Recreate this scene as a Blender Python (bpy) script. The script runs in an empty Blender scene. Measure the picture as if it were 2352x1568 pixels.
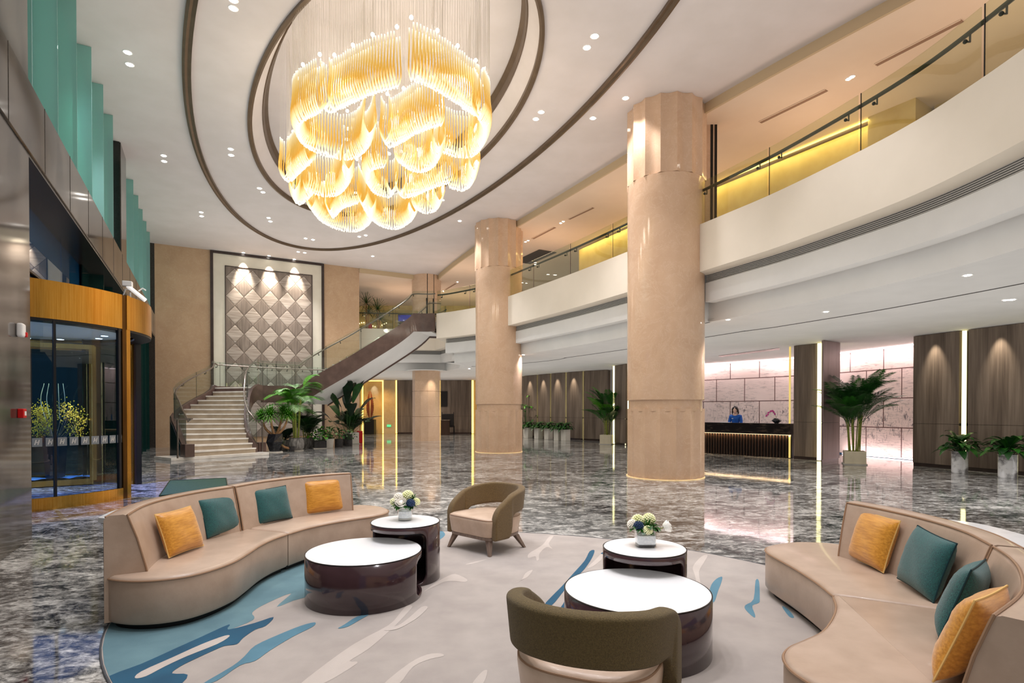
import bpy, bmesh, math, random
from math import sin, cos, pi, radians as R, sqrt, atan2, hypot
from mathutils import Vector, Matrix, geometry
random.seed(7)
SC = bpy.context.scene
COL = SC.collection
# ------------------------------------------------------------------ camera maths (2352 x 1568 frame)
FPX, HOR, PITCH, EYE = 1280.0, 944.0, 0.01, 1.6
PY0 = HOR + FPX * math.tan(PITCH)
def at(px, py, z=0.0):
    """point at height z that the photograph shows at pixel (px, py)"""
    u = (px - 1176) / FPX; v = (PY0 - py) / FPX
    y = cos(PITCH) + v * sin(PITCH); k = -sin(PITCH) + v * cos(PITCH)
    t = (z - EYE) / k
    return Vector((u * t, y * t, z))
DX, DY = -0.4807, 0.8769            # along the entrance wall, away from the camera
EX, EY = 0.8769, 0.4807             # along the stair wall, to the right
def W(s, t, z=0.0):                 # entrance-wall frame: s along the wall, t into the lobby
    return Vector((-6.04 + s * DX + t * EX, 7.0 + s * DY + t * EY, z))
def B(u, t=0.0, z=0.0):             # stair-wall frame: u along the wall, t towards the camera
    return Vector((-15.38 + u * EX - t * DX, 24.41 + u * EY - t * DY, z))
AE = atan2(EY, EX); AD = atan2(DY, DX)
# ------------------------------------------------------------------ materials
def lin(c):
    return tuple((x / 12.92 if x <= .04045 else ((x + .055) / 1.055) ** 2.4) for x in [q / 255 for q in c]) + (1,)
MATS = {}
def newmat(name):
    m = bpy.data.materials.new(name); m.use_nodes = True
    MATS[name] = m
    return m, m.node_tree, m.node_tree.nodes.get('Principled BSDF')
def nd(nt, typ, **kw):
    n = nt.nodes.new(typ)
    for k, v in kw.items():
        if k in n.inputs: n.inputs[k].default_value = v
        else: setattr(n, k, v)
    return n
def coords(nt, scale=(1, 1, 1), rot=(0, 0, 0)):
    tc = nd(nt, 'ShaderNodeTexCoord'); mp = nd(nt, 'ShaderNodeMapping')
    mp.inputs['Scale'].default_value = scale; mp.inputs['Rotation'].default_value = rot
    nt.links.new(tc.outputs['Object'], mp.inputs['Vector'])
    return mp.outputs['Vector']
def ramp(nt, fac, stops):
    r = nd(nt, 'ShaderNodeValToRGB'); cr = r.color_ramp
    while len(cr.elements) < len(stops): cr.elements.new(.5)
    for e, (p, c) in zip(cr.elements, stops): e.position = p; e.color = c
    nt.links.new(fac, r.inputs['Fac'])
    return r.outputs['Color']
def noise(nt, vec, scale, detail=5, rough=.55, dist=0.0):
    n = nd(nt, 'ShaderNodeTexNoise', Scale=scale, Detail=detail, Roughness=rough, Distortion=dist)
    nt.links.new(vec, n.inputs['Vector'])
    return n.outputs['Fac']
def math_(nt, op, a, b=None, c=None):
    n = nd(nt, 'ShaderNodeMath', operation=op)
    for i, x in enumerate((a, b, c)):
        if x is None: continue
        if isinstance(x, (int, float)): n.inputs[i].default_value = x
        else: nt.links.new(x, n.inputs[i])
    return n.outputs[0]
def mixc(nt, fac, a, b):
    n = nd(nt, 'ShaderNodeMix', data_type='RGBA')
    for key, x in ((0, fac), (6, a), (7, b)):
        if isinstance(x, (int, float)) or isinstance(x, tuple): n.inputs[key].default_value = x
        else: nt.links.new(x, n.inputs[key])
    return n.outputs[2]
def bumpn(nt, h, strength, dist=.01):
    b = nd(nt, 'ShaderNodeBump', Strength=strength, Distance=dist)
    nt.links.new(h, b.inputs['Height'])
    return b.outputs['Normal']
def pm(name, c1, c2=None, scale=4, stretch=(1, 1, 1), rough=.5, metal=0., bump=0., bscale=None, detail=5, lo=.35, hi=.65, coat=0., sheen=0., spec=.5, rot=(0, 0, 0), transl=0.):
    m, nt, p = newmat(name)
    p.inputs['Roughness'].default_value = rough; p.inputs['Metallic'].default_value = metal
    p.inputs['Coat Weight'].default_value = coat; p.inputs['Coat Roughness'].default_value = .08
    p.inputs['Sheen Weight'].default_value = sheen; p.inputs['Specular IOR Level'].default_value = spec
    v = coords(nt, stretch, rot)
    if c2 is None: p.inputs['Base Color'].default_value = lin(c1)
    else: nt.links.new(ramp(nt, noise(nt, v, scale, detail), [(lo, lin(c1)), (hi, lin(c2))]), p.inputs['Base Color'])
    if bump: nt.links.new(bumpn(nt, noise(nt, v, bscale or scale, 3), bump), p.inputs['Normal'])
    if transl: p.inputs['Subsurface Weight'].default_value = 0; p.inputs['Transmission Weight'].default_value = 0
    return m
def em(name, c, s, sample=True):
    m, nt, p = newmat(name)
    p.inputs['Base Color'].default_value = lin(c); p.inputs['Emission Color'].default_value = lin(c); p.inputs['Emission Strength'].default_value = s
    if not sample: m.cycles.emission_sampling = 'NONE'
    return m
def glassm(name, tint, refl=1.0, rough=0.0, film=None, amt=0.):
    m, nt, p = newmat(name); nt.nodes.remove(p)
    out = nt.nodes.get('Material Output')
    t = nd(nt, 'ShaderNodeBsdfTransparent', Color=lin(tint)); g = nd(nt, 'ShaderNodeBsdfGlossy', Roughness=rough)
    g.inputs['Color'].default_value = (1, 1, 1, 1)
    base = t
    if film:
        df = nd(nt, 'ShaderNodeBsdfDiffuse', Color=lin(film)); base = nd(nt, 'ShaderNodeMixShader'); base.inputs[0].default_value = amt
        nt.links.new(t.outputs[0], base.inputs[1]); nt.links.new(df.outputs[0], base.inputs[2])
    lw_ = nd(nt, 'ShaderNodeLayerWeight', Blend=.5); mx = nd(nt, 'ShaderNodeMixShader')
    nt.links.new(math_(nt, 'MULTIPLY', math_(nt, 'MULTIPLY_ADD', math_(nt, 'POWER', lw_.outputs['Facing'], 4.0), .9, .04), refl), mx.inputs[0]); nt.links.new(base.outputs[0], mx.inputs[1]); nt.links.new(g.outputs[0], mx.inputs[2])
    nt.links.new(mx.outputs[0], out.inputs['Surface'])
    return m
pm('ceiling_paint', (217, 207, 202), (211, 201, 195), 1.2, rough=.85)
pm('soffit_paint', (226, 223, 218), (220, 217, 212), 1.2, rough=.8)
pm('fascia_paint', (231, 219, 201), (225, 213, 195), .8, rough=.7)
pm('gallery_paint', (230, 209, 186), (225, 203, 180), .8, rough=.85)
pm('cream_panel', (226, 218, 200), (220, 211, 192), 2, rough=.5)
pm('bronze_trim', (112, 93, 74), (100, 82, 64), 3, rough=.38, metal=.35)
pm('dark_frame', (58, 44, 40), (48, 36, 33), 6, rough=.3, coat=.3)
pm('stair_brown', (98, 77, 69), (80, 62, 56), 3, rough=.34, coat=.3)
pm('navy_reflection_and_vase', (24, 30, 42), (18, 22, 32), 3, rough=.3, coat=.3)  # stair skirt: reflection put into a navy colour; also plain dark vase
pm('rail_steel', (150, 140, 130), None, rough=.28, metal=.9)
pm('rail_dark', (74, 78, 70), None, rough=.35, metal=.7)
pm('black_metal', (22, 21, 22), None, rough=.35)
pm('black_matte', (12, 12, 12), None, rough=.6)
pm('granite_grey', (92, 85, 78), (54, 49, 45), 1.6, stretch=(1, 1, .55), rough=.08, detail=9, spec=.28)
pm('granite_dark', (66, 60, 55), (50, 45, 41), 30, rough=.2)
pm('granite_black', (22, 22, 21), (34, 33, 31), 60, rough=.15)
pm('leather_tan', (182, 158, 138), (168, 144, 124), 5, rough=.38, bump=.06, bscale=60, detail=8, coat=.12)
pm('leather_seat', (186, 162, 142), (173, 149, 129), 5, rough=.36, bump=.06, bscale=60, detail=8, coat=.12)
pm('leather_piping', (150, 118, 92), None, rough=.4)
pm('leather_pale', (205, 180, 158), (190, 163, 140), 7, rough=.4, bump=.05, bscale=50, coat=.1)
pm('wood_leg', (128, 108, 94), (106, 88, 76), 8, stretch=(4, 4, .6), rough=.4)
pm('weave_olive', (122, 98, 60), (92, 72, 42), 120, stretch=(1, 1, 1), rough=.85, bump=.6, bscale=240, sheen=.15, lo=.3, hi=.7)
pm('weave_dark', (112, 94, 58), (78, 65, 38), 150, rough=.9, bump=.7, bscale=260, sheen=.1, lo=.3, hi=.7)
pm('silk_gold', (216, 152, 56), (188, 124, 36), 12, stretch=(.7, 6, 6), rough=.36, bump=.25, bscale=9, sheen=.3)
pm('weave_teal', (22, 102, 98), (8, 54, 60), 150, rough=.62, bump=.5, bscale=320, sheen=.3, lo=.3, hi=.7)
pm('gold_thread', (220, 180, 110), None, rough=.5)
pm('teal_thread', (8, 46, 52), None, rough=.6)
pm('lacquer_brown', (66, 46, 48), (56, 38, 40), 2, rough=.16, coat=.6)
pm('table_marble', (226, 224, 222), (252, 251, 250), 1.6, rough=.12, detail=10, lo=.28, hi=.4, coat=.3)
pm('gold_metal', (240, 182, 84), (220, 156, 56), 8, stretch=(6, 6, .12), rough=.26, metal=.92)
pm('gold_dark', (120, 82, 30), (96, 64, 22), 8, stretch=(6, 6, .2), rough=.3, metal=.9)
pm('mat_green', (58, 82, 54), (42, 64, 40), 40, rough=.95, bump=.5, bscale=80)
pm('white_plastic', (236, 234, 230), None, rough=.35)
pm('red_plastic', (196, 22, 24), None, rough=.35)
pm('stone_white', (232, 226, 216), (214, 206, 194), 3, rough=.22, detail=8, coat=.2)
pm('stone_riser_shade', (176, 160, 138), (160, 144, 122), 3, rough=.35)  # shade and warm light under the nosings put into the riser colour
pm('pot_black', (32, 33, 38), (64, 66, 72), 16, rough=.22, detail=10, lo=.55, hi=.75, coat=.3)
pm('pot_grey', (152, 148, 142), (92, 88, 84), 14, stretch=(1, 1, .35), rough=.7, bump=.5, bscale=16)
pm('pot_dark', (62, 60, 60), (46, 44, 44), 12, rough=.6)
pm('pot_white', (214, 208, 196), (204, 198, 186), 4, rough=.35)
pm('pot_cream', (206, 194, 168), (196, 184, 158), 4, rough=.4)
pm('pot_marble', (232, 230, 228), (120, 116, 116), 3.4, stretch=(1, 1, 1.2), rough=.2, detail=9, lo=.46, hi=.62, coat=.3)
pm('soil', (44, 34, 26), (30, 22, 16), 40, rough=.95)
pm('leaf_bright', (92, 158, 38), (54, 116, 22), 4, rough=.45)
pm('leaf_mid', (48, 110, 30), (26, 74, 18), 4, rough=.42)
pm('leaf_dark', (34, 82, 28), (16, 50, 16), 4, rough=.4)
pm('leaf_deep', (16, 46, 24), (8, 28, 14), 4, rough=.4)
pm('leaf_pale', (150, 178, 130), (92, 136, 70), 5, rough=.5)
pm('cane_green', (142, 146, 66), (108, 118, 50), 6, stretch=(1, 1, 5), rough=.5)
pm('bark_tan', (178, 138, 98), (146, 106, 72), 10, stretch=(1, 1, .4), rough=.8, bump=.4, bscale=20)
pm('blossom_yellow', (252, 206, 26), (224, 176, 16), 12, rough=.6)
pm('petal_white', (252, 248, 240), (246, 238, 222), 8, rough=.5)
pm('petal_lime', (248, 246, 208), (232, 234, 168), 20, rough=.6)
pm('berry_blue', (38, 66, 104), (22, 44, 74), 30, rough=.6)
pm('petal_magenta', (214, 70, 160), (186, 48, 136), 20, rough=.5)
pm('pebble_white', (246, 246, 246), (228, 230, 234), 60, rough=.5, bump=.6, bscale=60)
pm('pebble_blue_lit', (176, 222, 250), (140, 196, 240), 40, rough=.5, bump=.6, bscale=50)  # blue light on the pebbles put into their colour
pm('skin', (226, 186, 166), None, rough=.5)
pm('cloth_blue', (32, 92, 178), (24, 76, 156), 10, rough=.7)
pm('cloth_black', (26, 26, 32), None, rough=.8)
pm('hair_black', (26, 18, 20), (14, 10, 12), 30, stretch=(4, 4, .4), rough=.35)
pm('lip', (190, 84, 88), None, rough=.4)
pm('sculpture_brown', (122, 66, 44), (96, 48, 32), 6, rough=.4)
pm('desk_marble', (30, 24, 23), (74, 62, 54), 3.2, stretch=(1, 1, 3), rough=.08, detail=10, lo=.5, hi=.78, coat=.5)
pm('desk_rib', (54, 38, 30), (40, 27, 21), 6, stretch=(3, 3, .3), rough=.3)
pm('grille_grey', (190, 186, 180), None, rough=.5)
pm('grille_slot', (84, 80, 75), None, rough=.8)
pm('gallery_gold', (204, 182, 126), (188, 162, 102), 1.5, rough=.35, detail=8)
pm('carpet_dark', (66, 48, 40), None, rough=.9)
pm('orange_wall', (214, 128, 60), None, rough=.7)
pm('night_paving', (60, 66, 80), (44, 50, 62), 2, rough=.3)
glassm('glass_clear', (236, 244, 238), .9)
glassm('glass_rail', (243, 246, 234), .8)
glassm('glass_stair', (243, 248, 246), .8)
glassm('glass_teal', (150, 200, 192), .7, film=(186, 238, 236), amt=.8)
glassm('glass_fin', (150, 204, 186), .6, film=(196, 240, 238), amt=.4)
glassm('glass_blue', (60, 110, 150), .7, film=(30, 84, 128), amt=.5)
glassm('glass_vase', (253, 254, 254), 1.0)
em('lamp_white', (255, 250, 242), 8, False)
em('lamp_cool', (214, 232, 255), 5, False)
em('lamp_tiny', (255, 250, 240), 3, False)
em('led_yellow', (255, 246, 178), 1.6)
em('led_amber', (255, 214, 110), 1.5)
em('led_pink', (255, 236, 240), 2.0)
em('led_warm', (255, 226, 180), .8)
em('led_gold', (255, 232, 120), 2)
em('sign_green', (20, 210, 130), .7, False)
em('screen_blue', (40, 60, 190), .2, False)
em('fairy_light', (255, 232, 190), 2.5, False)
em('flood_white', (255, 250, 244), .3, False)

def wood(name, c1, c2, c3, dx=1.0):
    m, nt, p = newmat(name)
    v = coords(nt, (dx, dx, .07)); v2 = coords(nt, (dx * 7, dx * 7, .25))
    a = noise(nt, v, 3.2, 3, .6); b = noise(nt, v2, 3.0, 4, .6)
    f = math_(nt, 'ADD', math_(nt, 'MULTIPLY', a, .65), math_(nt, 'MULTIPLY', b, .35))
    nt.links.new(ramp(nt, f, [(.36, lin(c1)), (.5, lin(c2)), (.66, lin(c3))]), p.inputs['Base Color'])
    p.inputs['Roughness'].default_value = .38
    return m
wood('wood_grey', (78, 66, 57), (104, 90, 78), (132, 117, 103))
wood('wood_mauve', (112, 92, 88), (132, 112, 106), (150, 130, 122))
def stone(name, c1, c2, vein, rough=.12):
    m, nt, p = newmat(name)
    v = coords(nt)
    f = noise(nt, v, 1.1, 8, .6, .6); g = noise(nt, v, 2.6, 9, .65, 1.6); k = noise(nt, v, 22, 3)
    c = ramp(nt, f, [(.35, lin(c1)), (.65, lin(c2))])
    ve = ramp(nt, math_(nt, 'ABSOLUTE', math_(nt, 'SUBTRACT', g, .5)), [(0, (1, 1, 1, 1)), (.018, (0, 0, 0, 1))])
    c = mixc(nt, math_(nt, 'MULTIPLY', ve, .35), c, lin(vein))
    c = mixc(nt, math_(nt, 'MULTIPLY', k, .12), c, lin(vein))
    nt.links.new(c, p.inputs['Base Color']); p.inputs['Roughness'].default_value = rough
    return m
stone('marble_beige', (210, 176, 146), (198, 163, 133), (226, 200, 174), .1)
stone('wall_marble', (194, 161, 127), (182, 148, 115), (212, 188, 160), .22)
stone('niche_marble', (206, 178, 132), (190, 160, 112), (222, 200, 160), .25)

def floor_mat():
    m, nt, p = newmat('floor_marble')
    rz = (0, 0, -AE)
    v1 = coords(nt, (1.6, 2.5, 1), (0, 0, -AE - .12)); v2 = coords(nt, (4.6, 8., 1), (0, 0, -AE + .1)); v3 = coords(nt, (.35, .5, 1), rz)
    a = noise(nt, v1, 1.6, 9, .7, 1.3); b = noise(nt, v2, 2.4, 7, .72, 1.0); c = noise(nt, v3, 1.0, 3)
    f = math_(nt, 'ADD', math_(nt, 'ADD', math_(nt, 'MULTIPLY', a, .5), math_(nt, 'MULTIPLY', b, .42)), math_(nt, 'MULTIPLY', c, .16))
    col = ramp(nt, f, [(.43, lin((14, 14, 16))), (.485, lin((58, 57, 57))), (.53, lin((112, 110, 106))), (.58, lin((166, 163, 157))), (.66, lin((228, 224, 216)))])
    # tile joints
    vj = coords(nt, (1, 1, 1), rz); sp = nd(nt, 'ShaderNodeSeparateXYZ'); nt.links.new(vj, sp.inputs[0])
    def joint(o, size, off):
        fr = math_(nt, 'FRACT', math_(nt, 'DIVIDE', math_(nt, 'ADD', o, off), size))
        return math_(nt, 'LESS_THAN', math_(nt, 'MULTIPLY', fr, size), .006)
    j = math_(nt, 'MAXIMUM', joint(sp.outputs[0], 1.8, 100.0 - .92), joint(sp.outputs[1], 1.8, 100.9))
    col = mixc(nt, math_(nt, 'MULTIPLY', j, .45), col, lin((176, 172, 164)))
    nt.links.new(col, p.inputs['Base Color'])
    p.inputs['Roughness'].default_value = .055; p.inputs['IOR'].default_value = 1.5; p.inputs['Specular IOR Level'].default_value = .42
    vb = coords(nt); nt.links.new(bumpn(nt, noise(nt, vb, 2.2, 2), .05, .02), p.inputs['Normal'])
floor_mat()
def diamond_mat():                     # art panel: object x along wall, z up; uses generated lattice
    m, nt, p = newmat('diamond_veneer')
    v = coords(nt); sp = nd(nt, 'ShaderNodeSeparateXYZ'); nt.links.new(v, sp.inputs[0])
    w, h = .7525, .8622
    X = math_(nt, 'DIVIDE', sp.outputs[0], w); Z = math_(nt, 'DIVIDE', sp.outputs[2], h)
    u = math_(nt, 'ADD', math_(nt, 'ADD', X, Z), 40.0); q = math_(nt, 'ADD', math_(nt, 'SUBTRACT', X, Z), 40.0)
    iu = math_(nt, 'FLOOR', u); iq = math_(nt, 'FLOOR', q)
    par = math_(nt, 'FRACT', math_(nt, 'MULTIPLY', math_(nt, 'ADD', iu, iq), .5)); par = math_(nt, 'GREATER_THAN', par, .25)
    def edge(o): fr = math_(nt, 'FRACT', o); return math_(nt, 'MINIMUM', fr, math_(nt, 'SUBTRACT', 1.0, fr))
    ed = math_(nt, 'MINIMUM', edge(u), edge(q))
    line = math_(nt, 'LESS_THAN', ed, .016)
    vh = coords(nt, (.5, 1, 8)); vv = coords(nt, (8, 1, .4))
    rnd = math_(nt, 'FRACT', math_(nt, 'MULTIPLY', math_(nt, 'SINE', math_(nt, 'ADD', math_(nt, 'MULTIPLY', iu, 12.99), math_(nt, 'MULTIPLY', iq, 78.2))), 437.5))
    lh = ramp(nt, noise(nt, vh, 2.0, 4), [(.3, lin((148, 133, 120))), (.7, lin((204, 191, 178)))])
    lv = ramp(nt, noise(nt, vv, 2.0, 4), [(.3, lin((108, 95, 85))), (.7, lin((150, 136, 124)))])
    c = mixc(nt, par, lh, lv)
    c = mixc(nt, math_(nt, 'MULTIPLY', rnd, .25), c, lin((120, 108, 98)))
    c = mixc(nt, line, c, lin((92, 78, 66)))
    nt.links.new(c, p.inputs['Base Color']); p.inputs['Roughness'].default_value = .45
    hgt = math_(nt, 'MINIMUM', math_(nt, 'MULTIPLY', ed, 12.0), 1.0)
    nt.links.new(bumpn(nt, hgt, .18, .02), p.inputs['Normal'])
diamond_mat()
def ink_mat():                         # pinkish stone with generic ink-wash strokes, uv in metres
    m, nt, p = newmat('ink_wash_panel')
    uv = nd(nt, 'ShaderNodeUVMap'); sp = nd(nt, 'ShaderNodeSeparateXYZ'); nt.links.new(uv.outputs[0], sp.inputs[0])
    def vec(sx, sy, rz=0.):
        mp = nd(nt, 'ShaderNodeMapping'); mp.inputs['Scale'].default_value = (sx, sy, 1); mp.inputs['Rotation'].default_value = (0, 0, rz)
        nt.links.new(uv.outputs[0], mp.inputs[0]); return mp.outputs[0]
    base = ramp(nt, noise(nt, vec(1, 1), .8, 3), [(.35, lin((222, 204, 197))), (.65, lin((232, 214, 207)))])
    region = ramp(nt, noise(nt, vec(.5, .8), 1.0, 3), [(.38, (0, 0, 0, 1)), (.52, (1, 1, 1, 1))])
    st = ramp(nt, noise(nt, vec(1.2, 9, .7), 2.0, 5, .7, 1.2), [(.52, (0, 0, 0, 1)), (.66, (1, 1, 1, 1))])
    tr = ramp(nt, noise(nt, vec(7, 2.6), 1.6, 9, .75, .6), [(.53, (0, 0, 0, 1)), (.61, (1, 1, 1, 1))])
    low = ramp(nt, math_(nt, 'ABSOLUTE', math_(nt, 'SUBTRACT', sp.outputs[1], 1.25)), [(.3, (1, 1, 1, 1)), (1.1, (0, 0, 0, 1))])
    ink = math_(nt, 'ADD', math_(nt, 'MULTIPLY', math_(nt, 'MULTIPLY', st, region), .6), math_(nt, 'MULTIPLY', math_(nt, 'MULTIPLY', tr, region), math_(nt, 'MULTIPLY', low, .95)))
    c = mixc(nt, ink, base, lin((96, 88, 92)))
    br = nd(nt, 'ShaderNodeTexBrick', offset=.5, squash=1.0)
    for k, x in (('Scale', 1.0), ('Mortar Size', .016), ('Brick Width', 1.32), ('Row Height', 1.0), ('Mortar Smooth', 0.), ('Bias', 0.)): br.inputs[k].default_value = x
    nt.links.new(uv.outputs[0], br.inputs['Vector'])
    c = mixc(nt, br.outputs['Fac'], c, lin((92, 58, 52)))
    nt.links.new(c, p.inputs['Base Color']); p.inputs['Roughness'].default_value = .5
    nt.links.new(bumpn(nt, math_(nt, 'SUBTRACT', 1.0, br.outputs['Fac']), .6, .02), p.inputs['Normal'])
ink_mat()
def rug_mats():
    for n, a, b in (('rug_sand', (176, 166, 158), (163, 153, 146)), ('rug_sky', (104, 138, 146), (90, 124, 134)), ('rug_blue', (26, 86, 114), (16, 72, 100)),
                    ('rug_mid', (90, 134, 152), (78, 120, 138)), ('rug_pale', (196, 185, 176), (186, 175, 166)), ('rug_edge', (74, 76, 80), None)):
        pm(n, a, b, 3, rough=.95, bump=.4, bscale=420, sheen=.1)
rug_mats()
def tube_mat():                        # lit amber glass rods: colour graded along the rod (uv.y), clear at the ends
    m, nt, p = newmat('amber_glass_rod')
    uv = nd(nt, 'ShaderNodeUVMap'); sp = nd(nt, 'ShaderNodeSeparateXYZ'); nt.links.new(uv.outputs[0], sp.inputs[0])
    c = ramp(nt, sp.outputs[1], [(0, lin((255, 250, 236))), (.13, lin((255, 240, 190))), (.34, lin((255, 186, 60))), (.6, lin((255, 200, 90))), (.86, lin((255, 226, 160))), (1., lin((255, 250, 238)))])
    s = ramp(nt, sp.outputs[1], [(0, (1, 1, 1, 1)), (.2, (.85, .85, .85, 1)), (.36, (.5, .5, .5, 1)), (.62, (.5, .5, .5, 1)), (.9, (.6, .6, .6, 1)), (1., (.9, .9, .9, 1))])
    nt.links.new(mixc(nt, .85, c, (.02, .02, .02, 1)), p.inputs['Base Color']); nt.links.new(c, p.inputs['Emission Color'])
    nt.links.new(math_(nt, 'MULTIPLY', s, .7), p.inputs['Emission Strength'])
    p.inputs['Roughness'].default_value = .15
    m.cycles.emission_sampling = 'NONE'
tube_mat()
pm('wire_steel', (226, 220, 210), None, rough=.3, metal=.3)
glassm('glass_lower', (70, 112, 108), .8, film=(26, 64, 62), amt=.35)
glassm('glass_low_fin', (90, 140, 132), .7, film=(60, 120, 112), amt=.2)
glassm('glass_door', (214, 226, 230), 1.0)
pm('sticker_pale', (120, 124, 126), None, rough=.6)
em('led_dim', (255, 220, 160), .12)
pm('slot_tan', (150, 120, 98), None, rough=.8)
pm('edge_tan', (196, 172, 138), None, rough=.8)
em('led_soft', (236, 208, 120), .3)
CH_W, DL_W, ART_W, LG_W, LL_W, WW, PK_W, GC_W, GU_W, PL_W, EXPO = 23, 200, 1000, 170, 110, 105, 8, 15, 22, 900, .9
LOUNGE = [(-2.5, 4.3), (-1.1, 4.9), (-1.9, 6.4), (1.0, 3.9), (2.5, 4.2), (.2, 5.6), (-.4, 2.6), (2.0, 2.4), (-4.5, 8.5), (4.5, 9.0), (1.0, 9.0), (-1.5, 10.5)]
AO_F = .235
# ------------------------------------------------------------------ mesh builder
def cr(pts, n=8, closed=False):
    """Catmull-Rom through pts, n samples per span"""
    P = [Vector(p) for p in pts]; out = []; N = len(P)
    for i in range(N if closed else N - 1):
        if closed: a, b, c, d = P[i - 1], P[i], P[(i + 1) % N], P[(i + 2) % N]
        else: a, b, c, d = P[max(i - 1, 0)], P[i], P[i + 1], P[min(i + 2, N - 1)]
        for k in range(n):
            t = k / n
            out.append(.5 * ((2 * b) + (c - a) * t + (2 * a - 5 * b + 4 * c - d) * t * t + (3 * b - a - 3 * c + d) * t ** 3))
    if not closed: out.append(P[-1])
    return out
def resample(pts, step):
    out = [pts[0].copy()]; acc = 0.
    for a, b in zip(pts, pts[1:]):
        L = (b - a).length
        while L > 0 and acc + L >= step:
            t = (step - acc) / L; a = a.lerp(b, t); out.append(a.copy()); L = (b - a).length; acc = 0.
        acc += L
    return out
def area2(poly): return sum(a[0] * b[1] - b[0] * a[1] for a, b in zip(poly, poly[1:] + poly[:1]))
def offset(poly, d, closed=True):
    """offset to the left of travel by d (2D)"""
    N = len(poly); out = []
    for i in range(N):
        a = poly[i - 1] if (closed or i > 0) else poly[i]; c = poly[(i + 1) % N] if (closed or i < N - 1) else poly[i]
        b = poly[i]; t1 = Vector((b[0] - a[0], b[1] - a[1])); t2 = Vector((c[0] - b[0], c[1] - b[1]))
        t1 = t1.normalized() if t1.length > 1e-9 else Vector((0, 0)); t2 = t2.normalized() if t2.length > 1e-9 else Vector((0, 0))
        n1 = Vector((-t1.y, t1.x)); n2 = Vector((-t2.y, t2.x)); n = (n1 + n2)
        if n.length < 1e-6: n = n1
        n.normalize(); k = max(.5, n.dot(n1) if n1.length else n.dot(n2))
        out.append(Vector((b[0] + n.x * d / k, b[1] + n.y * d / k, b[2] if len(b) > 2 else 0)))
    return out
LOC = {}
class MB:
    def __init__(s): s.v = []; s.f = []; s.mi = []; s.uv = {}; s.m = 0
    def add(s, vs, fs, mi=None):
        o = len(s.v); s.v += [Vector(x) for x in vs]; s.f += [tuple(i + o for i in f) for f in fs]; s.mi += [s.m if mi is None else mi] * len(fs)
        return o
    def box(s, x0, x1, y0, y1, z0, z1, mi=None):
        s.add([(x, y, z) for z in (z0, z1) for x, y in ((x0, y0), (x1, y0), (x1, y1), (x0, y1))],
              [(3, 2, 1, 0), (4, 5, 6, 7), (0, 1, 5, 4), (1, 2, 6, 5), (2, 3, 7, 6), (3, 0, 4, 7)], mi)
    def obox(s, c, size, rz=0., mi=None, M=None):
        M = M or (Matrix.Translation(Vector(c)) @ Matrix.Rotation(rz, 4, 'Z')); a, b, h = [q / 2 for q in size]
        s.add([M @ Vector((x, y, z)) for z in (-h, h) for x, y in ((-a, -b), (a, -b), (a, b), (-a, b))],
              [(3, 2, 1, 0), (4, 5, 6, 7), (0, 1, 5, 4), (1, 2, 6, 5), (2, 3, 7, 6), (3, 0, 4, 7)], mi)
    def bar(s, a, b, w, h, mi=None):          # rectangular bar from a to b
        a, b = Vector(a), Vector(b); d = (b - a); L = d.length; q = d.to_track_quat('X', 'Z').to_matrix().to_4x4()
        s.obox(None, (L, w, h), 0, mi, Matrix.Translation((a + b) / 2) @ q)
    def prism(s, poly, z0, z1, mi=None, cap=True):
        P = [Vector((p[0], p[1], 0)) for p in poly]
        if area2(P) < 0: P.reverse()
        n = len(P)
        s.add([(p.x, p.y, z0) for p in P] + [(p.x, p.y, z1) for p in P],
              [(i, (i + 1) % n, n + (i + 1) % n, n + i) for i in range(n)] + ([tuple(range(n - 1, -1, -1)), tuple(range(n, 2 * n))] if cap else []), mi)
    def loft(s, secs, closed=True, loop=False, cap=True, mi=None):
        n = len(secs[0]); o = s.add([p for q in secs for p in q], [], mi); m = s.m if mi is None else mi
        K = len(secs)
        for k in range(K if loop else K - 1):
            a, b = o + k * n, o + ((k + 1) % K) * n
            for i in range(n if closed else n - 1):
                j = (i + 1) % n; s.f.append((a + i, a + j, b + j, b + i)); s.mi.append(m)
        if cap and not loop and closed:
            s.f += [tuple(o + i for i in range(n - 1, -1, -1)), tuple(o + (K - 1) * n + i for i in range(n))]; s.mi += [m, m]
        return o
    def tube(s, pts, r, n=8, closed=False, mi=None, cap=True):
        P = [Vector(p) for p in pts]; N = len(P); secs = []; up = None
        for i in range(N):
            a = P[i - 1] if (i > 0 or closed) else P[i]; b = P[(i + 1) % N] if (i < N - 1 or closed) else P[i]
            t = (b - a)
            t = t.normalized() if t.length > 1e-9 else Vector((0, 0, 1))
            if up is None: up = Vector((0, 0, 1)) if abs(t.z) < .9 else Vector((1, 0, 0))
            x = up.cross(t)
            if x.length < 1e-4: x = Vector((1, 0, 0)).cross(t)
            x.normalize(); y = t.cross(x).normalized(); up = y
            rr = r[i] if isinstance(r, (list, tuple)) else r
            secs.append([P[i] + x * (rr * cos(2 * pi * k / n)) + y * (rr * sin(2 * pi * k / n)) for k in range(n)])
        s.loft(secs, True, closed, cap, mi)
    def lathe(s, prof, n=32, c=(0, 0, 0), mi=None, cap=True, fn=None):
        c = Vector(c)
        secs = [[c + Vector(((r if fn is None else fn(r, 2 * pi * k / n, z)) * cos(2 * pi * k / n), (r if fn is None else fn(r, 2 * pi * k / n, z)) * sin(2 * pi * k / n), z)) for k in range(n)] for r, z in prof]
        s.loft(secs, True, False, cap, mi)
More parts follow.
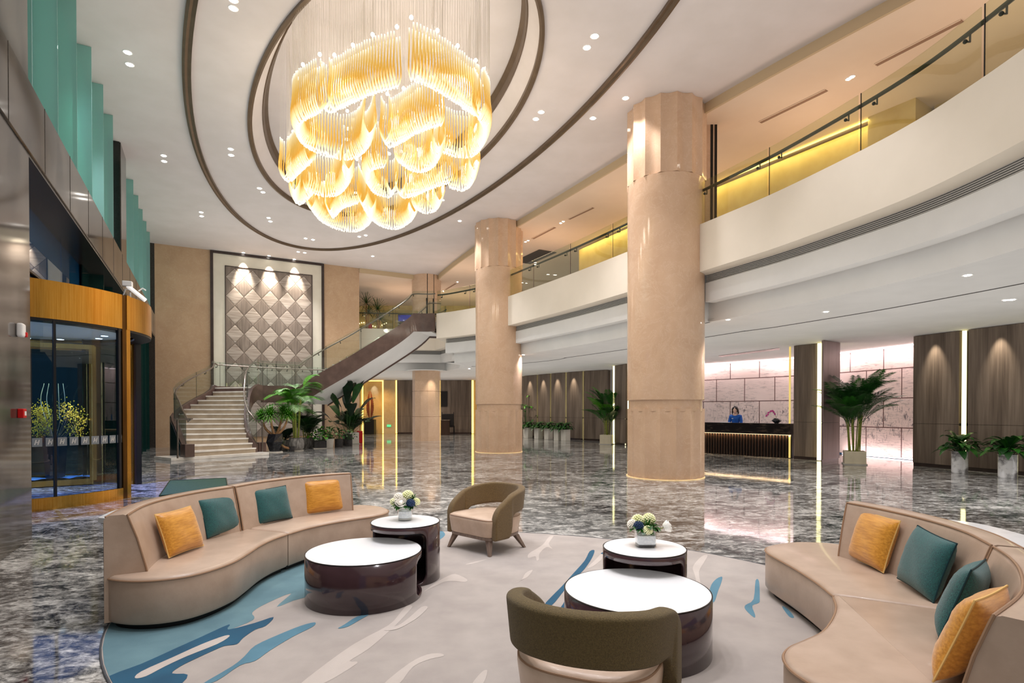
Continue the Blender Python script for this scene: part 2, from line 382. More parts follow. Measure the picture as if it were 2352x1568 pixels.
    def ball(s, c, r, n=12, k=8, sc=(1, 1, 1), M=None, mi=None):
        prof = []
        secs = []
        for i in range(k + 1):
            t = -pi / 2 + pi * max(.02, min(.98, i / k)); rr, z = r * cos(t), r * sin(t)
            secs.append([Vector((rr * cos(2 * pi * j / n) * sc[0], rr * sin(2 * pi * j / n) * sc[1], z * sc[2])) for j in range(n)])
        if M is not None: secs = [[M @ p for p in q] for q in secs]
        c = Vector(c); s.loft([[p + c for p in q] for q in secs], True, False, True, mi)
    def grid(s, rows, mi=None, closed=False): s.loft(rows, closed, False, False, mi)
    def build(s, name, mat, parent=None, ang=40, bev=0., seg=2, fix=True, mods=(), local=False, uvf=None):
        me = bpy.data.meshes.new(name)
        off = Vector((0, 0, 0))
        if parent is not None and not local: off = LOC.get(parent.name, off)
        me.from_pydata([v - off for v in s.v], [], s.f); mats = mat if isinstance(mat, (list, tuple)) else [mat]
        for x in mats: me.materials.append(MATS[x])
        if len(mats) > 1:
            for p, i in zip(me.polygons, s.mi): p.material_index = i
        if uvf is not None:
            l = me.uv_layers.new(name='UVMap')
            for p in me.polygons:
                for li, vi in zip(p.loop_indices, p.vertices): l.data[li].uv = uvf(vi, s.v[vi])
        if fix:
            bm = bmesh.new(); bm.from_mesh(me); bmesh.ops.recalc_face_normals(bm, faces=bm.faces); bm.to_mesh(me); bm.free()
        if ang:
            for p in me.polygons: p.use_smooth = True
            me.set_sharp_from_angle(angle=R(ang))
        o = bpy.data.objects.new(name, me); COL.objects.link(o)
        if parent is not None:
            o.parent = parent
            if not local: LOC[o.name] = off
        if bev:
            b = o.modifiers.new('edge', 'BEVEL'); b.width = bev; b.segments = seg; b.limit_method = 'ANGLE'; b.angle_limit = R(35)
        return o
def thing(name, label, cat, loc=(0, 0, 0), rz=0., group=None):
    o = bpy.data.objects.new(name, None); COL.objects.link(o); o.location = loc; o.rotation_euler = (0, 0, rz)
    o.empty_display_size = .1
    o['label'] = label; o['category'] = cat
    if group: o['group'] = group
    LOC[o.name] = Vector(loc)
    return o
def tag(o, label, cat, group=None, kind=None):
    if label: o['label'] = label
    if cat: o['category'] = cat
    if group: o['group'] = group
    if kind: o['kind'] = kind
    return o
def struct(o): o['kind'] = 'structure'; return o
def kids(o): return [c for c in COL.objects if c.parent == o]
TREE = {}
def copy_tree(src, parent=None, loc=None, rz=None, label=None, scale=None):
    c = src.copy(); COL.objects.link(c)
    if parent is not None: c.parent = parent
    if src.name not in TREE: TREE[src.name] = [x.name for x in src.children]
    for ch in TREE[src.name]: copy_tree(bpy.data.objects[ch], c)
    if loc is not None: c.location = loc
    if rz is not None: c.rotation_euler = (0, 0, rz)
    if scale is not None: c.scale = (scale,) * 3
    if label: c['label'] = label
    return c
# ------------------------------------------------------------------ lights
def spot(name, loc, target, power, size=60, blend=.5, col=(255, 238, 214), rad=.06):
    l = bpy.data.lights.new(name, 'SPOT'); l.energy = power; l.spot_size = R(size); l.spot_blend = blend; l.color = lin(col)[:3]; l.shadow_soft_size = rad
    o = bpy.data.objects.new(name, l); COL.objects.link(o); o.location = loc
    o.rotation_euler = (Vector(target) - Vector(loc)).to_track_quat('-Z', 'Y').to_euler()
    return o
def point(name, loc, power, col=(255, 238, 214), rad=.15):
    l = bpy.data.lights.new(name, 'POINT'); l.energy = power; l.color = lin(col)[:3]; l.shadow_soft_size = rad
    o = bpy.data.objects.new(name, l); COL.objects.link(o); o.location = loc
    return o
def area(name, loc, target, power, sx, sy, col=(255, 240, 220), up='Y'):
    l = bpy.data.lights.new(name, 'AREA'); l.energy = power; l.shape = 'RECTANGLE'; l.size = sx; l.size_y = sy; l.color = lin(col)[:3]
    o = bpy.data.objects.new(name, l); COL.objects.link(o); o.location = loc
    o.rotation_euler = (Vector(target) - Vector(loc)).to_track_quat('-Z', up).to_euler()
    return o
# ------------------------------------------------------------------ camera
cd = bpy.data.cameras.new('camera'); cam = bpy.data.objects.new('camera', cd); COL.objects.link(cam)
cam.location = (0, 0, EYE); cam.rotation_euler = (pi / 2 - PITCH, 0, 0)
cd.sensor_width = 36; cd.sensor_fit = 'HORIZONTAL'; cd.lens = FPX / 2352 * 36; cd.shift_y = (PY0 - 784) / 2352; cd.clip_end = 200
SC.camera = cam
# ------------------------------------------------------------------ room shell
ZC, ZG, ZL, ZF = 8.9, 8.68, 3.8, 5.84      # main ceiling, gallery ceiling, lower ceiling, gallery floor
b = MB(); b.box(-24, 24, -6, 48, -.12, 0); struct(b.build('floor', 'floor_marble', ang=0))
RC = Vector((-3.57, 14.7, 0))
def ellipse(a, c, n=96, z=ZC, grow=0.):
    return [Vector((RC.x + (a + grow) * cos(t) * DX + (c + grow) * sin(t) * EX, RC.y + (a + grow) * cos(t) * DY + (c + grow) * sin(t) * EY, z)) for t in [2 * pi * k / n for k in range(n)]]
EDGE = cr([(-7.95, 28.85, 0), (-6.6, 29.7, 0), (-4.1, 30.55, 0), (-3.7, 29.4, 0), (-1.72, 25., 0), (.13, 21.7, 0), (2.0, 18.3, 0), (3.46, 15.6, 0), (4.76, 13.1, 0), (6.79, 9.9, 0), (8.6, 7.3, 0), (10.4, 4.6, 0), (12, 1.5, 0), (13, -5, 0)], 5)
EDGE = [Vector(p) for p in [(-7.81, 28.56, 0), (-4.35, 30.5, 0), (-4.1, 30.55, 0)]] + EDGE[15:]
glass_line = [W(-14, -.33), W(20.2, -.33)]
outer = [Vector((p.x, p.y, ZC)) for p in EDGE] + [Vector((W(-14, -.4).x, W(-14, -.4).y, ZC)), Vector((W(20.0, -.4).x, W(20.0, -.4).y, ZC)), Vector((-15.45, 24.4, ZC))]
hole = ellipse(6.75, 3.0)
tri = geometry.tessellate_polygon([outer, hole]); pts = outer + hole
b = MB(); b.add(pts, [tuple(t) for t in tri]); b.add([p + Vector((0, 0, .02)) for p in pts], [tuple(reversed(t)) for t in tri])
struct(b.build('ceiling', 'ceiling_paint', ang=0, fix=False))
# bronze oval inlay on the flat ceiling
def ring_loft(prof, n=128):
    """prof: list of (a, c, z)"""
    m = MB(); rows = [ellipse(a, c, n, z) for a, c, z in prof]
    m.loft([[r[k] for r in rows] for k in range(n)], True, True, False); return m
A2, C2 = 11.78, 4.37
m = ring_loft([(A2, C2, ZC + .01), (A2, C2, ZC - .07), (A2 - .05, C2 - .05, ZC - .085), (A2 - .1, C2 - .1, ZC - .05), (A2 - .17, C2 - .17, ZC - .07), (A2 - .17, C2 - .17, ZC + .01)])
tag(m.build('oval_trim', 'bronze_trim', ang=20), 'large outer bronze oval trim line on the white ceiling', 'ceiling trim')
root = thing('ceiling_oculus', 'oval ceiling recess with double bronze rings around the chandelier', 'ceiling recess', (RC.x, RC.y, ZC))
a, c = 6.75, 3.0
ring_loft([(a + .03, c + .03, ZC + .01), (a + .03, c + .03, ZC - .06), (a - .03, c - .03, ZC - .07), (a - .08, c - .08, ZC - .03), (a - .08, c - .08, ZC + .06), (a, c, ZC + .06)]).build('outer_ring', 'bronze_trim', root, ang=20)
ring_loft([(a, c, ZC + .02), (a, c, ZC + .32), (a - .05, c - .05, ZC + .36), (a - .3, c - .3, ZC + .46), (a - .34, c - .34, ZC + .46)]).build('cove', 'ceiling_paint', root, ang=30)
ring_loft([(a - .3, c - .3, ZC + .5), (a - .3, c - .3, ZC + .43), (a - .34, c - .34, ZC + .41), (a - .37, c - .37, ZC + .5), (a - .37, c - .37, ZC + .66), (a - .42, c - .42, ZC + .7), (a - .46, c - .46, ZC + .68)]).build('inner_ring', 'bronze_trim', root, ang=20)
m = MB(); e1 = ellipse(a - .4, c - .4, 96, ZC + .72); m.add(e1, [tuple(range(96))]); m.add([p + Vector((0, 0, .02)) for p in e1], [tuple(range(95, -1, -1))])
m.build('dome_panel', 'ceiling_paint', root, ang=0, fix=False)
# gallery ceiling and its drop edge
far = [Vector((16, -6, 0)), Vector((20, 44, 0)), Vector((-12, 44, 0)), Vector((-12, 26.85, 0)), Vector((-8.3, 28.82, 0))]
EE = [p for p in EDGE]
poly = [Vector((p.x, p.y, ZG)) for p in EE + far]
tri = geometry.tessellate_polygon([poly]); b = MB(); b.add(poly, [tuple(t) for t in tri]); struct(b.build('ceiling_gallery', 'gallery_paint', ang=0, fix=False))
m = MB(); o2 = offset(EE, -.06, False)
m.loft([[Vector((p.x, p.y, ZG - .01)), Vector((p.x, p.y, ZC + .02)), Vector((q.x, q.y, ZC + .02)), Vector((q.x, q.y, ZG - .01))] for p, q in zip(EE, o2)], True, False, True)
struct(m.build('trim_1', 'edge_tan', ang=30)); 
m = MB(); m.tube([Vector((p.x, p.y, ZC - .005)) for p in offset(EE, .02, False)], .022, 6); struct(m.build('trim_2', 'rail_dark'))
# stair wall
b = MB(); P = [B(-.2), B(8.63), B(8.63, -.45), B(-.2, -.45)]; b.prism(P, 0, ZC + .3); struct(b.build('wall_back', 'wall_marble', ang=0))
b = MB(); b.prism([B(-6), B(-.2), B(-.2, -.3), B(-6, -.3)], 0, ZC); struct(b.build('wall_back_outside', 'granite_dark', ang=0))
# lower ceiling under the gallery and the balconies ------------------------------------------------
FA = cr([(4.30, 13.2, 0), (4.72, 12.3, 0), (5.25, 11.1, 0), (5.81, 9.4, 0), (6.05, 8.4, 0), (6.13, 7.5, 0), (6.14, 6.7, 0), (6.08, 5.8, 0), (5.9, 4.8, 0), (5.5, 3.4, 0)], 6)
FB = cr([(-.42, 21.62, 0), (.2, 20.6, 0), (1.81, 17.82, 0), (3.29, 14.97, 0), (3.75, 14.0, 0)], 8)
FCV = cr([(-3.39, 24.85, 0), (-2.95, 24.62, 0), (-2.46, 24.25, 0), (-1.62, 23.53, 0), (-1.0, 22.9, 0), (-.6, 22.3, 0)], 8)
FD = cr([(-8.1, 29.3, 0), (-6.5, 29.5, 0), (-4.1, 29.75, 0)], 3) + [Vector((-3.42, 28.3, 0)), Vector((-3.2, 26.6, 0)), Vector((-3.3, 24.95, 0))]
def nrm(curve): return offset(curve, 1, False)
low = offset(FD, .72, False)[:-1] + offset(FCV, .72, False)[2:] + offset(FB, .72, False)[1:] + offset(FA, .72, False)
low = [Vector((p.x, p.y, ZL)) for p in low]
lowp = low + [Vector((16, 3, ZL)), Vector((20, 44, ZL)), Vector((-12, 44, ZL)), Vector((-12, 29.9, ZL))]
tri = geometry.tessellate_polygon([lowp]); b = MB(); b.add(lowp, [tuple(t) for t in tri]); b.add([p + Vector((0, 0, .05)) for p in lowp], [tuple(reversed(t)) for t in tri])
struct(b.build('ceiling_lower', 'soffit_paint', ang=0, fix=False))
up = [Vector((p.x, p.y, ZF)) for p in offset(FD, .2, False)[:-1] + offset(FCV, .2, False)[2:] + offset(FB, .2, False)[1:] + offset(FA, .2, False)]
upp = up + [Vector((16, 3, ZF)), Vector((20, 44, ZF)), Vector((-12, 44, ZF)), Vector((-12, 29.5, ZF))]
tri = geometry.tessellate_polygon([upp]); b = MB(); b.add(upp, [tuple(t) for t in tri]); struct(b.build('floor_gallery', 'carpet_dark', ang=0, fix=False))
def balcony(curve, label, rails, ext_on=True, caps=(True, True)):
    c0 = curve[len(curve) // 2]
    root = thing('balcony', label, 'balcony', (c0.x, c0.y, 3.8))
    def strip(prof, name, mat, ang=25, crv=curve):
        rows = []
        offs = {d: offset(crv, d, False) for d, z in prof}
        for k in range(len(crv)): rows.append([Vector((offs[d][k].x, offs[d][k].y, z)) for d, z in prof])
        m = MB(); m.loft(rows, True, False, True); return m.build(name, mat, root, ang=ang)
    strip([(0, 5.95), (0, 4.85), (.5, 4.85), (.5, 5.95)], 'fascia', 'fascia_paint')
    strip([(.40, 4.66), (.36, 4.66), (.36, 4.21), (.62, 4.21), (.8, 4.4), (.8, 4.66)], 'lower_fascia', 'soffit_paint')
    ext = list(curve) if not ext_on else [curve[0] - (curve[1] - curve[0]).normalized() * .7] + list(curve) + [curve[-1] + (curve[-1] - curve[-2]).normalized() * .7]
    strip([(.70, 4.3), (.72, 3.79), (.95, 3.79), (.95, 4.3)], 'inner_fascia', 'soffit_paint', crv=ext)
    strip([(.46, 4.86), (.46, 4.65), (.6, 4.65), (.6, 4.86)], 'grille_back', 'grille_slot')
    g = MB()
    for k in range(6):
        z = 4.675 + k * .033
        o1 = [Vector((p.x, p.y, z)) for p in offset(curve, .385, False)]; o2_ = [Vector((p.x, p.y, z)) for p in offset(curve, .44, False)]
        g.loft([[a_, a_ + Vector((0, 0, .015)), c_ + Vector((0, 0, .015)), c_] for a_, c_ in zip(o1, o2_)], True, False, True)
    g.build('air_grille', 'grille_grey', root, ang=20)
    for crv, nm, on_ in ((curve[:2], 'end_cap', caps[0]), (curve[-2:], 'end_cap', caps[1])):
        if not on_: continue
        d_ = (crv[1] - crv[0]).normalized() * .04; a_ = crv[0] if nm and crv[0] == curve[0] else crv[1] - d_
        n_ = Vector((-d_.y, d_.x, 0)).normalized(); q = MB(); prof = [(.45, 5.8), (.45, 4.66), (.38, 4.66), (.38, 4.22), (.73, 4.22), (.8, 4.3), (2.2, 4.3), (2.2, 5.8)]
        q.loft([[a_ + n_ * o_ + Vector((0, 0, z)) for o_, z in prof], [a_ + d_ + n_ * o_ + Vector((0, 0, z)) for o_, z in prof]]); q.build(nm, 'soffit_paint', root, ang=0)
    for rc_, gl_, pn_ in rails: balustrade(rc_, gl_, pn_)
    return root
def balustrade(curve, glabel, panel):
    c0 = curve[len(curve) // 2]; g0 = offset(curve, .09, False); pts = resample(g0, .06)
    bal = thing('glass_balustrade', glabel, 'balustrade', (c0.x, c0.y, 5.95))
    n = max(1, round(len(pts) * .06 / panel)); per = len(pts) / n
    for i in range(n):
        seg = pts[int(i * per):int((i + 1) * per) + 1][::4]
        seg = [p.copy() for p in pts[int(i * per):int((i + 1) * per)]]
        if len(seg) < 3: continue
        seg = seg[0:1] + seg[3:-1:4] + seg[-1:]
        m = MB(); off = offset(seg, .015, False)
        m.loft([[Vector((p.x, p.y, 5.9)), Vector((p.x, p.y, 6.96)), Vector((q.x, q.y, 6.96)), Vector((q.x, q.y, 5.9))] for p, q in zip(seg, off)], True, False, True)
        m.build('glass_panel', 'glass_rail', bal, ang=20)
        if i:
            p = pts[int(i * per)]; e = MB(); e.obox((p.x, p.y, 6.43), (.012, .012, 1.06), 0); e.build('panel_joint', 'black_metal', bal, ang=0)
        for q in (int(i * per) + 4, int((i + 1) * per) - 5):
            if 0 <= q < len(pts):
                p = pts[q]; ip = offset(pts, .07, False)[q]
                e = MB(); e.tube([Vector((p.x, p.y, 6.66)), Vector((ip.x, ip.y, 6.66)), Vector((ip.x, ip.y, 6.76))], .014, 6); e.ball((p.x, p.y, 6.66), .03, 8, 5); e.build('rail_bracket', 'rail_dark', bal)
    hr = offset(pts, .07, False); e = MB(); e.tube([Vector((p.x, p.y, 6.79)) for p in hr[::4]] , .034, 10); e.build('handrail', 'rail_dark', bal)
    return bal
balcony(FA, 'curved cream balcony front nearest the camera, at the right beyond the front column', [(FA, 'glass balustrade with dark handrail on the balcony nearest the camera, at the right', 2.05)])
balcony(FB, 'curved cream balcony front spanning between the two big columns', [(FB, 'glass balustrade with dark handrail on the balcony between the two big columns', 2.2)])
FJ = FD[:-1] + [Vector((-3.37, 24.87, 0))] + [p for p in FCV if (p - Vector((-3.37, 24.87, 0))).length > .8]
balcony(FJ, 'cream balcony front around the stair head, left of the middle column', [(FCV, 'short glass balustrade between the stair head and the middle column', 1.9), (FD[:-2], 'glass balustrade with plants behind it, beyond the stair flight', 2.0)], ext_on=False, caps=(False, False))
# ceiling joint line in the lower ceiling
m = MB(); jl = offset(low, 2.2, False); m.tube([Vector((p.x, p.y, ZL - .002)) for p in jl[8:-2]], .012, 4); struct(m.build('trim_3', 'grille_slot'))
# ------------------------------------------------------------------ columns
def column(cx, cy, r, label, n_fl=16, top=7.1):
    o = thing('column', label, 'column', (cx, cy, 0))
    def flute(rr, t, z): return rr - .065 * abs(sin(n_fl * t / 2))
    N = n_fl * 10
    m = MB(); m.lathe([(r, 0), (r, 1.66)], N, (cx, cy, 0), fn=flute); m.build('fluted_base', 'marble_beige', o, ang=35)
    m = MB(); m.lathe([(r - .05, 1.6), (r - .05, 1.88)], 64, (cx, cy, 0)); m.build('neck_ring', 'marble_beige', o)
    m = MB(); m.lathe([(r - .02, 1.86), (r - .005, 1.875), (r - .005, top - .01), (r - .04, top)], 96, (cx, cy, 0)); m.build('shaft', 'marble_beige', o)
    m = MB(); m.lathe([(r + .02, top), (r + .02, ZC - .002)], N, (cx, cy, 0), fn=flute); m.build('fluted_capital', 'marble_beige', o, ang=35)
    m = MB(); m.lathe([(r - .02, 0.0), (r + .012, 0.0), (r + .012, .018), (r - .02, .018)], 64, (cx, cy, 0), cap=False); m.build('base_light', 'led_dim', o)
    return o
column(3.77, 13.72, .924, 'beige marble column nearest the camera, right of centre, with fluted base and top')
column(-.52, 22.03, .924, 'beige marble column in the middle, behind the far armchair')
c3 = thing('column', 'slimmer faceted marble column far away beyond the stair flight', 'column', (-4.66, 30.43, 0))
def facet(rr, t, z): return rr / cos(((t + pi / 12) % (pi / 6)) - pi / 12) * .97
for z0, z1, nm in ((0, 1.3, 'lower_drum'), (1.32, 2.66, 'middle_drum'), (2.68, ZL - .03, 'upper_drum')):
    m = MB(); m.lathe([(.765, z0), (.765, z1)], 96, (-4.66, 30.43, 0), fn=facet); m.build(nm, 'marble_beige', c3, ang=12)
m = MB(); m.lathe([(.73, 1.28), (.73, 2.7)], 48, (-4.66, 30.43, 0)); m.build('core', 'marble_beige', c3)
m = MB(); m.lathe([(1.12, ZL - .03), (1.12, ZL - .004), (.7, ZL - .004), (.7, ZL - .03)], 48, (-4.66, 30.43, 0)); m.build('collar_plate', 'soffit_paint', c3)
m = MB(); m.lathe([(.765, ZF), (.765, 7.6), (.79, 7.62), (.79, ZC)], 48, (-4.66, 30.43, 0)); m.build('gallery_shaft', 'marble_beige', c3)
# gallery posts behind each column
for x, y, w_, sl, lb in ((4.84, 14.05, .46, (.10, .20), 'front column'), (.19, 22.6, .46, (-.10, .19), 'middle column')):
    o = thing('gallery_post', 'beige stone post with dark slots on the gallery, right behind the ' + lb, 'post', (x, y, ZF))
    m = MB(); m.box(x - w_ / 2, x + w_ / 2, y - .2, y + .3, ZF, ZG); m.build('post_body', 'marble_beige', o, ang=0)
    for k in sl:
        m = MB(); m.box(x + k - .03, x + k + .03, y - .212, y - .2, ZF, ZG); m.build('slot', 'black_matte', o, ang=0)
for x, y in ((-4.52, 29.655), (-4.20, 29.80)):
    m = MB(); m.box(x - .04, x + .04, y, y + .06, ZF, ZC); m.build('dark_slot', 'black_matte', c3, ang=0)
# ------------------------------------------------------------------ gallery walls
GW = [Vector(p) for p in [(2.9, 24.2, 0), (4.56, 21.07, 0), (6.43, 17.4, 0), (8.75, 13.6, 0)]]
def wall_strip(curve, z0, z1, th, name, mat, uv=False, parent=None):
    off = offset(curve, th, False); m = MB()
    m.loft([[Vector((p.x, p.y, z0)), Vector((p.x, p.y, z1)), Vector((q.x, q.y, z1)), Vector((q.x, q.y, z0))] for p, q in zip(curve, off)], True, False, True)
    if uv:
        L = [0.]
        for p, q in zip(curve, curve[1:]): L.append(L[-1] + (q - p).length)
        return m.build(name, mat, parent, ang=0, uvf=lambda vi, v: (L[vi // 4], v.z - .04))
    return m.build(name, mat, parent, ang=0)
o = wall_strip(GW, ZF, ZG - .1, .25, 'wall_gallery', 'gallery_gold'); struct(o)
m = MB(); cv = offset(GW, -.12, False); m.tube([Vector((p.x, p.y, ZG - .03)) for p in cv], .02, 6); tag(m.build('cove_light_strip', 'led_gold'), 'glowing yellow cove light line along the top of the gallery wall', 'cove light')
m = MB(); m.obox((9.35, 13.4, (ZF + ZG) / 2), (1.0, 1.2, ZG - ZF), -1.0); struct(m.build('wall_gallery_end', 'gallery_gold', ang=0))
m = MB(); m.prism([(9.8, 13.0), (11.4, 9.6), (11.8, 9.8), (10.2, 13.2)], ZF, ZG); struct(m.build('wall_gallery_near', 'gallery_gold', ang=0))
m = MB(); m.prism([(-12, 37.5), (14, 37.5), (14, 37.8), (-12, 37.8)], ZF, ZG); struct(m.build('wall_gallery_far', 'gallery_gold', ang=0))
m = MB(); m.prism([(-12, 29), (-12.3, 29), (-12.3, 38), (-12, 38)], ZF, ZG); struct(m.build('wall_gallery_left', 'gallery_gold', ang=0))
# slot diffusers and twin spots on the gallery ceiling
def slot_line(p, q, lb):
    p, q = Vector(p), Vector(q); o = thing('ceiling_vent_slot', lb, 'ceiling slot', ((p + q) / 2))
    m = MB(); m.bar(p, q, .1, .02); m.build('slot_opening', 'slot_tan', o, ang=0)
    m = MB(); n = (q - p).normalized(); s_ = Vector((-n.y, n.x, 0)) * .06
    for k in (-1, 1): m.bar(p + s_ * k, q + s_ * k, .02, .03)
    m.build('slot_edge', 'gallery_paint', o, ang=0)
zz = ZG - .005
slot_line(at(1746, 281, zz), at(1898, 207, zz), 'long dark slot in the gallery ceiling just right of the front column')
slot_line(at(2012, 149, zz), at(2210, 47, zz), 'long dark slot in the gallery ceiling above the far right balcony glass')
slot_line(at(1307, 503, zz), at(1362, 477, zz), 'short dark slot in the gallery ceiling left of the front column, nearer one')
slot_line(at(1224, 548, zz), at(1274, 522, zz), 'short dark slot in the gallery ceiling right of the middle column')
slot_line(at(1023, 665, zz), at(1046, 651, zz), 'short dark slot in the gallery ceiling left of the middle column')
m = MB(); m.obox(at(1228, 590, ZG - .01), (2.2, .9, .04), -1.05); tag(m.build('ceiling_vent', 'grille_slot', ang=0), 'wide dark louvred vent in the gallery ceiling beside the middle column', 'vent')
# ------------------------------------------------------------------ art panel on the stair wall
U0 = 1.94
art = thing('wall_art_panel', 'tall framed wall panel of grey diamond veneer on the stair wall', 'art panel', B(2.55, 0, 0), AE)
def loc_obj(mbuild, name, mat, **k): return mbuild.build(name, mat, art, local=True, **k)
m = MB(); m.box(0, 3.7625, -.05, -.02, .4, 8.24); loc_obj(m, 'diamond_veneer', 'diamond_veneer', ang=0)
m = MB()
for x0, x1, z0, z1 in ((-.03, 0, .4, 8.27), (3.7625, 3.7925, .4, 8.27), (-.03, 3.7925, 8.24, 8.27)): m.box(x0, x1, -.07, -.01, z0, z1)
loc_obj(m, 'inner_frame', 'dark_frame', ang=0)
m = MB()
for x0, x1, z0, z1 in ((-.5, -.03, .1, 8.78), (3.7925, 4.22, .1, 8.78), (-.03, 3.7925, 8.27, 8.78)): m.box(x0, x1, -.04, -.01, z0, z1)
loc_obj(m, 'cream_border', 'cream_panel', ang=0)
m = MB()
for x0, x1, z0, z1 in ((-.62, -.5, 0, 8.88), (4.22, 4.34, 0, 8.88), (-.5, 4.22, 8.78, 8.88)): m.box(x0, x1, -.1, -.01, z0, z1)
loc_obj(m, 'outer_frame', 'dark_frame', ang=0, bev=.012)
# ------------------------------------------------------------------ entrance wall
m = MB(); m.prism([W(-1.36, 0), W(0, 0), W(0, -.6), W(-1.36, -.6)], 0, ZC)
pil = tag(m.build('entrance_pillar', 'granite_grey', ang=0, bev=.01), 'grey polished stone pillar at the left picture edge, left of the revolving door', 'pillar')
m = MB(); m.prism([W(-1.5, -.03), W(-1.4, -.03), W(-1.4, -.7), W(-1.5, -.7)], 0, ZC); m.build('side_cladding', 'granite_black', pil, ang=0)
m = MB(); m.prism([W(-12, -.3), W(-1.4, -.3), W(-1.4, -.5), W(-12, -.5)], 0, ZC); struct(m.build('wall_left', 'granite_black', ang=0))
root = thing('stone_beam', 'long grey stone clad beam running above the entrance doors', 'beam', W(6, 0, 4.8))
m = MB(); m.prism([W(-1.38, .02), W(19.3, .02), W(19.3, -.5), W(-1.38, -.5)], 4.82, 5.72)
m.build('cladding', 'granite_grey', root, ang=0, bev=.015)
m = MB(); m.prism([W(-1.38, .0), W(19.28, .0), W(19.28, -.5), W(-1.38, -.5)], 4.78, 4.82); m.build('underside', 'granite_dark', root, ang=0)
m = MB()
for k in range(13): m.prism([W(-.9 + 1.6 * k, .024), W(-.892 + 1.6 * k, .024), W(-.892 + 1.6 * k, .0), W(-.9 + 1.6 * k, .0)], 4.83, 5.71)
m.build('cladding_joints', 'granite_dark', root, ang=0)
m = MB(); m.prism([W(9.42, -.08), W(10.55, -.08), W(10.55, -.6), W(9.42, -.6)], 5.72, ZC); pl = m.build('upper_pier', 'granite_grey', ang=0)
tag(pl, 'dark sided stone pier between the two upper rows of teal glass fins', 'pier')
m = MB(); m.prism([W(9.38, -.1), W(9.42, -.1), W(9.42, -.6), W(9.38, -.6)], 5.72, ZC); m.build('pier_side', 'granite_black', pl, ang=0)
def glazed(name, s0, s1, t, z0, z1, mat, fins, fmat, fw=.3, step=1.47, s_first=None):
    w = thing(name, None, None, W((s0 + s1) / 2, t, z0)) if False else bpy.data.objects.new(name, None)
    if w.name not in COL.objects: COL.objects.link(w)
    w.location = W((s0 + s1) / 2, t, z0); LOC[w.name] = Vector(w.location); w['kind'] = 'structure'
    s = s_first if s_first is not None else s0; edges = [s0]
    while s < s1 - .1:
        if s > s0 + .1: edges.append(s)
        s += step
    edges.append(s1)
    for a_, b_ in zip(edges, edges[1:]):
        q = MB(); q.prism([W(a_ + .006, t), W(b_ - .006, t), W(b_ - .006, t - .02), W(a_ + .006, t - .02)], z0, z1); q.build('glass_pane', mat, w, ang=0)
    if fins:
        for s in edges[1:-1]:
            q = MB(); q.prism([W(s - .009, t + fw), W(s + .009, t + fw), W(s + .009, t + .004), W(s - .009, t + .004)], z0, z1 - .006); q.build('glass_fin', fmat, w, ang=0)
    q = MB(); q.prism([W(s0, t + .03), W(s1, t + .03), W(s1, t - .05), W(s0, t - .05)], z0, z0 + .04); q.build('sill_rail', 'black_metal', w, ang=0)
    return w
glazed('window_1', -1.3, 9.38, -.36, 5.72, ZC, 'glass_teal', True, 'glass_fin', s_first=.47)
glazed('window_2', 10.55, 19.6, -.36, 5.72, ZC, 'glass_teal', True, 'glass_fin', s_first=12.2, step=1.46)
glazed('window_3', 6.1, 19.6, -.42, 0, 4.78, 'glass_lower', True, 'glass_low_fin', fw=.26, s_first=7.0, step=1.46)
glazed('window_4', 0, 8.0, -.48, 3.76, 4.78, 'glass_blue', False, None, step=2.2)
for k, s in enumerate((12.8, 19.55)):
    m = MB(); m.prism([W(s, -.3), W(s + .08, -.3), W(s + .08, -.5), W(s, -.5)], 0, 4.78); struct(m.build('trim_%d' % (10 + k), 'black_metal', ang=0))
# night outside: sloping canopy with beams, paving
m = MB(); c_ = [W(-2, -.6, 5.0), W(9, -.6, 5.0), W(9, -6, 6.6), W(-2, -6, 6.6)]; m.add(c_ + [p + Vector((0, 0, .04)) for p in c_], [(0, 1, 2, 3), (7, 6, 5, 4), (0, 3, 7, 4), (1, 2, 6, 5), (0, 4, 5, 1), (3, 2, 6, 7)])
can = tag(m.build('entrance_canopy', 'glass_blue', ang=0), 'blue glass canopy with dark beams seen outside above the revolving door', 'canopy')
for s in (0, 2, 4, 6, 8):
    m = MB(); m.bar(W(s, -.6, 4.92), W(s, -6, 6.5), .1, .16); m.build('canopy_beam', 'rail_dark', can, ang=0)
# ------------------------------------------------------------------ revolving door
DC = W(4.5, -1.3); DR = 2.25
def drum_pt(px, r=DR):
    k = (px - 1176) / FPX; dx, dy = k, 1.0
    a_ = dx * dx + dy * dy; b_ = -2 * (dx * DC.x + dy * DC.y); c2 = DC.x ** 2 + DC.y ** 2 - r * r
    y = (-b_ - sqrt(max(b_ * b_ - 4 * a_ * c2, 0))) / (2 * a_)
    return atan2(y - DC.y, k * y - DC.x)
def arc(a0, a1, r, n=24, z=0): return [Vector((DC.x + r * cos(a0 + (a1 - a0) * k / n), DC.y + r * sin(a0 + (a1 - a0) * k / n), z)) for k in range(n + 1)]
rd = thing('revolving_door', 'gold banded revolving door with curved glass at the left of the lobby', 'revolving door', (DC.x, DC.y, 0))
def ring(r0, r1, z0, z1, name, mat, par=rd, n=96, **k):
    q = MB(); q.loft([[Vector((DC.x + r * cos(t), DC.y + r * sin(t), z)) for r, z in ((r1, z0), (r1, z1), (r0, z1), (r0, z0))] for t in [2 * pi * i / n for i in range(n)]], True, True, False)
    return q.build(name, mat, par, **k)
ring(DR - .06, DR, 3.1, 3.72, 'gold_band', 'gold_metal', ang=30)
ring(DR - .3, DR - .01, 3.06, 3.1, 'track_ring', 'black_metal')
q = MB(); q.lathe([(DR - .28, 3.16), (DR - .28, 3.2)], 64, (DC.x, DC.y, 0)); q.build('inner_ceiling', 'soffit_paint', rd)
